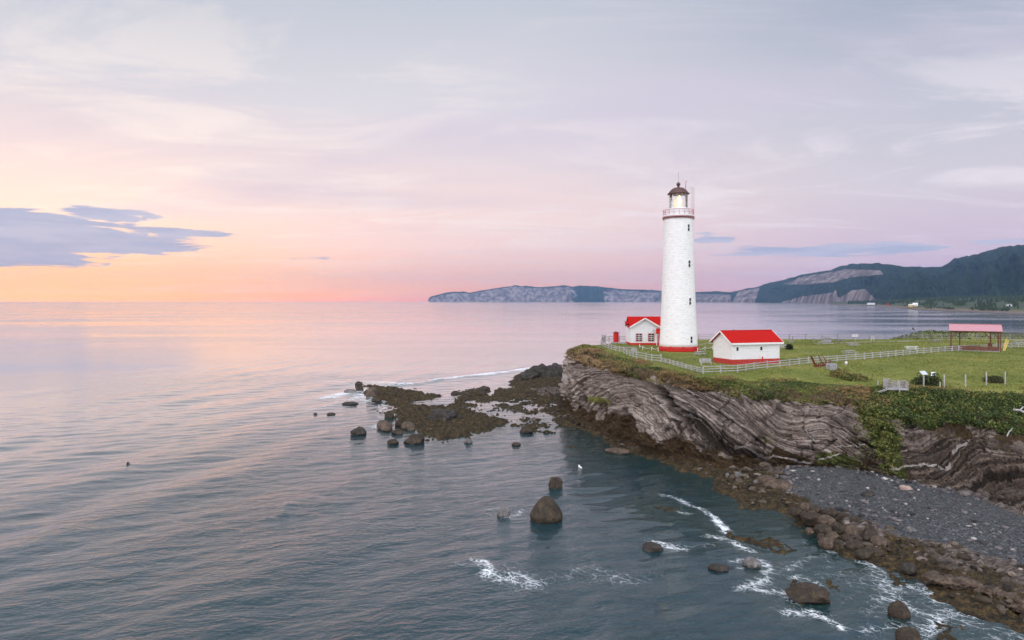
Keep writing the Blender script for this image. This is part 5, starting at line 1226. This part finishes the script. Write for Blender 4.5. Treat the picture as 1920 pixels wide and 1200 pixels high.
# ------------------------------------------------------------------ distant land
def interp(tab, x): t_ = np.array(tab, float); return np.interp(x, t_[:, 0], t_[:, 1])
def far_land(name, px0, px1, step, ridge, footY, depth, rocks, prof, seed, nrow=46):
    pxs = np.arange(px0, px1, step); ry = interp(ridge, pxs); fy = interp(footY, pxs)
    t_ = np.linspace(0, 1, nrow)[:, None]; dp = interp(depth, pxs)
    Yr = fy+dp; zr_ = HC+(CY-ry)/FPX*Yr; wob = fbm(pxs*.09, pxs*0, oct=5, seed=seed, gain=.6)
    zr_ = zr_+wob*zr_*.05
    Y = fy[None]+dp[None]*t_; Z = zr_[None]*prof(t_, pxs[None])
    q = fbm(pxs[None]*.035+0*t_, t_*2.0+0*pxs[None], oct=5, seed=seed+3, gain=.55); rv = np.abs(fbm(pxs[None]*.06+t_*.7, t_*1.0, oct=4, seed=seed+5, gain=.55))
    Y = Y+dp[None]*.22*(q-rv*1.3)*np.sin(np.pi*np.clip(t_, 0, 1))
    Z = Z*(1-.10*rv*np.sin(np.pi*t_))
    Z[0] = -1.0
    Xw = (pxs[None]-CX)/FPX*Y
    # back side
    Yb = Yr*1.25; V = np.stack([Xw, Y, Z], -1); back = np.stack([(pxs-CX)/FPX*Yb, Yb, np.full_like(pxs, -1.0)], -1)[None]
    V = np.concatenate([V, back], 0); qx_ = CX+V[..., 0]/V[..., 1]*FPX; qy_ = CY+(HC-V[..., 2])/V[..., 1]*FPX
    rk = rocks(qx_, qy_, V)
    return tag(mesh_np(name, V.reshape(-1, 3), grid_faces(V.shape[0], V.shape[1]), M['mountain'], smooth=True, attrs={'rock': rk}), kind='structure')
RG1 = [(803, 561), (807, 556), (820, 553), (835, 549), (850, 547.5), (870, 547), (880, 549), (900, 545), (925, 541), (945, 538), (965, 535), (985, 536.5), (1010, 538), (1035, 537), (1055, 534), (1070, 537), (1090, 535), (1120, 537), (1150, 540.5), (1180, 543), (1210, 543), (1240, 545), (1300, 551), (1330, 556), (1345, 565)]
def rk1(x, y, V): return np.clip(.95-1.1*np.exp(-((x-1105)/32)**2)-.45*ss(1140, 1170, x)*ss(552, 546, y)-.8*ss(0, 1, (interp(RG1, x.ravel()).reshape(x.shape)+3.5-y)/2), 0, 1)
far_land('headland', 803, 1346, 1.0, RG1, [(803, 13500), (1346, 12500)], [(803, 300), (870, 900), (1346, 1200)], rk1, lambda t_, p: np.clip(t_*2.0, 0, 1)**.8*.86+.14*t_, 101)
RG2 = [(1225, 566), (1240, 552), (1260, 548), (1300, 548), (1340, 546), (1370, 548), (1400, 541), (1420, 538), (1440, 531), (1470, 525), (1500, 516), (1530, 510), (1560, 505), (1580, 498), (1600, 494), (1640, 492), (1670, 496), (1700, 500), (1725, 499), (1740, 501), (1765, 499), (1790, 486), (1830, 476), (1870, 466), (1920, 458), (1980, 448), (2100, 436), (2300, 440), (2700, 470), (3200, 500)]
def rk2(x, y, V):
    r = np.zeros(x.size)
    for poly in [[(1470, 533), (1500, 520), (1560, 510), (1590, 505), (1650, 507), (1656, 514), (1600, 519), (1560, 529), (1515, 533)], [(1462, 568), (1500, 557), (1560, 549), (1567, 543), (1571, 560), (1597, 545), (1622, 542), (1642, 562), (1642, 570)], [(1372, 568), (1385, 546), (1424, 540), (1414, 568)], [(1225, 568), (1245, 550), (1300, 551), (1370, 553), (1370, 568)]]:
        r = np.maximum(r, ss(-1.5, 1.0, sd_poly(x, y, poly)))
    return r*.95
far_land('mountain', 1225, 3200, 2.2, RG2, [(1225, 11500), (1420, 8500), (1560, 6000), (1700, 3600), (1920, 2900), (3200, 2600)], [(1225, 600), (1420, 900), (1600, 1500), (1800, 2000), (3200, 2400)], rk2, lambda t_, p: .12*np.clip(t_*12, 0, 1)+.88*t_**.9, 131, 70)
# low coastal plain
SH = [(1555, 571.2), (1600, 572.2), (1640, 573.5), (1665, 575), (1690, 578), (1720, 582), (1760, 583.5), (1800, 585), (1860, 588), (1920, 591), (2100, 600), (2600, 618), (3600, 640)]
pxs = np.concatenate([np.arange(1555, 2000, 1.5), np.arange(2000, 3600, 12)]); sy = interp(SH, pxs)+.25*fbm(pxs*.1, pxs*0, oct=4, seed=7)
Ys = HC*FPX/(sy-CY); Ye = np.maximum(interp([(1555, 5600), (1700, 4200), (1920, 3600), (3600, 3200)], pxs), Ys+200)
t_ = (np.linspace(0, 1, 34)**2.2)[:, None]; Y = Ys[None]*(1-t_)+Ye[None]*t_; zt = interp([(1555, 6), (1650, 14), (1800, 30), (3600, 34)], pxs)[None]
dd = Y-Ys[None]; Zf = np.minimum(dd*.05, 4.5)+zt*ss(60, 1800, dd)+.8*fbm(Y*.02, pxs[None]*.2+0*Y, oct=3, seed=9)*ss(20, 200, dd)
Zf[0] = -1; V = np.stack([(pxs[None]-CX)/FPX*Y, Y, Zf], -1)
tag(mesh_np('coastal_plain', V.reshape(-1, 3), grid_faces(*Y.shape), M['flat'], smooth=True, attrs={'up': np.clip(dd/420, 0, 1)}), kind='structure')
from mathutils.interpolate import poly_3d_calc
nt_ = 9000; tp = 1590+(2250-1590)*rng.random(nt_)**1.0; ti = rng.random(nt_)**1.5
j = np.clip(np.searchsorted(pxs, tp), 0, len(pxs)-1); ysh, yen = Ys[j], Ye[j]; cl = fbm(tp*.05, ti*6, oct=4, seed=44)
tY = ysh+70+(yen*.95-ysh)*ti**1.3; ok = (cl+.8*ti-.05 > rng.random(nt_)*.35) & (tY < yen)
tp, tY, ysh, j = tp[ok], tY[ok], ysh[ok], j[ok]; dd = tY-ysh; tz = np.minimum(dd*.05, 4.5)+np.ravel(zt)[j]*ss(60, 1800, dd)
hh_ = rng.uniform(5, 12, len(tp))*np.clip(dd/500, .45, 1.1); n0 = len(tp)
cone = []
for r0, z0_, z1_ in [(.34, .05, .55), (.24, .35, 1.0)]:
    cone += [[(r0*math.cos(a+r0*9), r0*math.sin(a+r0*9), z0_), (r0*math.cos(a+1.05+r0*9), r0*math.sin(a+1.05+r0*9), z0_), (0, 0, z1_)] for a in [i*math.pi/3 for i in range(6)]]
cone = np.array(cone).reshape(-1, 3); Vt = cone[None]*hh_[:, None, None]*[1, 1, 1]+np.stack([(tp-CX)/FPX*tY, tY, tz], -1)[:, None, :]
tag(mesh_np('forest', Vt.reshape(-1, 3), np.arange(n0*len(cone)).reshape(-1, 3), M['forest'], attrs={'tint': np.repeat(np.clip(rng.normal(.45, .2, n0), 0, 1), len(cone))}), 'dark conifer forest along the far shore', 'forest', kind='stuff')
def far_house(px, py, Y, L, W, h_, rh_, label, wall='white', roof='white', rz=0.0):
    x, y, z = PY(px, Y, py); o = thing('house', (x, y, z-1), rz, label, 'house')
    MB().box(-L/2, L/2, -W/2, W/2, 0, h_+1).build('wall', M[wall], o)
    MB().add([(-L/2-.5, -W/2-.6, h_+1), (L/2+.5, -W/2-.6, h_+1), (L/2+.5, W/2+.6, h_+1), (-L/2-.5, W/2+.6, h_+1), (-L/2-.5, 0, h_+rh_+1), (L/2+.5, 0, h_+rh_+1)], [(0, 1, 5, 4), (2, 3, 4, 5), (0, 4, 3), (1, 2, 5), (3, 2, 1, 0)]).build('roof', M[roof], o)
    b = MB()
    for k in range(3): b.box(-L*.35+k*L*.27, -L*.35+k*L*.27+L*.1, -W/2-.06, -W/2-.01, 1.9, 3.2)
    b.build('window', M['dark'], o)
far_house(1709, 574.2, 1750, 14, 7, 3.2, 2.2, 'white building on the far shore, left of a pair', 'yellow', 'white', R(10))
far_house(1716, 573.4, 1800, 11, 8, 4.5, 3.2, 'taller white building on the far shore, right of a pair', 'white', 'white', R(-25))
far_house(1633, 570.8, 2650, 26, 10, 4, 2, 'long white building on the far wooded point', 'white', 'metal')
far_house(1665, 572.0, 2300, 5, 5, 3.4, 2, 'tiny red hut on the far shore', 'red', 'red')
far_house(1892, 573.5, 1500, 9, 6, 2.6, 1.6, 'small grey house among the far trees at the right', 'metal', 'stone')

# ------------------------------------------------------------------ haze
m = bpy.data.materials.new('haze_air'); m.use_nodes = True; t = NT(m.node_tree)
vo = t.n('ShaderNodeVolumePrincipled', i_Color=(.34, .56, 1.0, 1), i_Density=4.0e-5, i_Anisotropy=0.1); ou = t.n('ShaderNodeOutputMaterial'); t.t.links.new(vo.outputs[0], ou.inputs['Volume'])
hz_ = MB().box(-FAR-400, FAR+400, -FAR-400, FAR+400, -3, 640).build('haze', m); tag(hz_, kind='stuff')
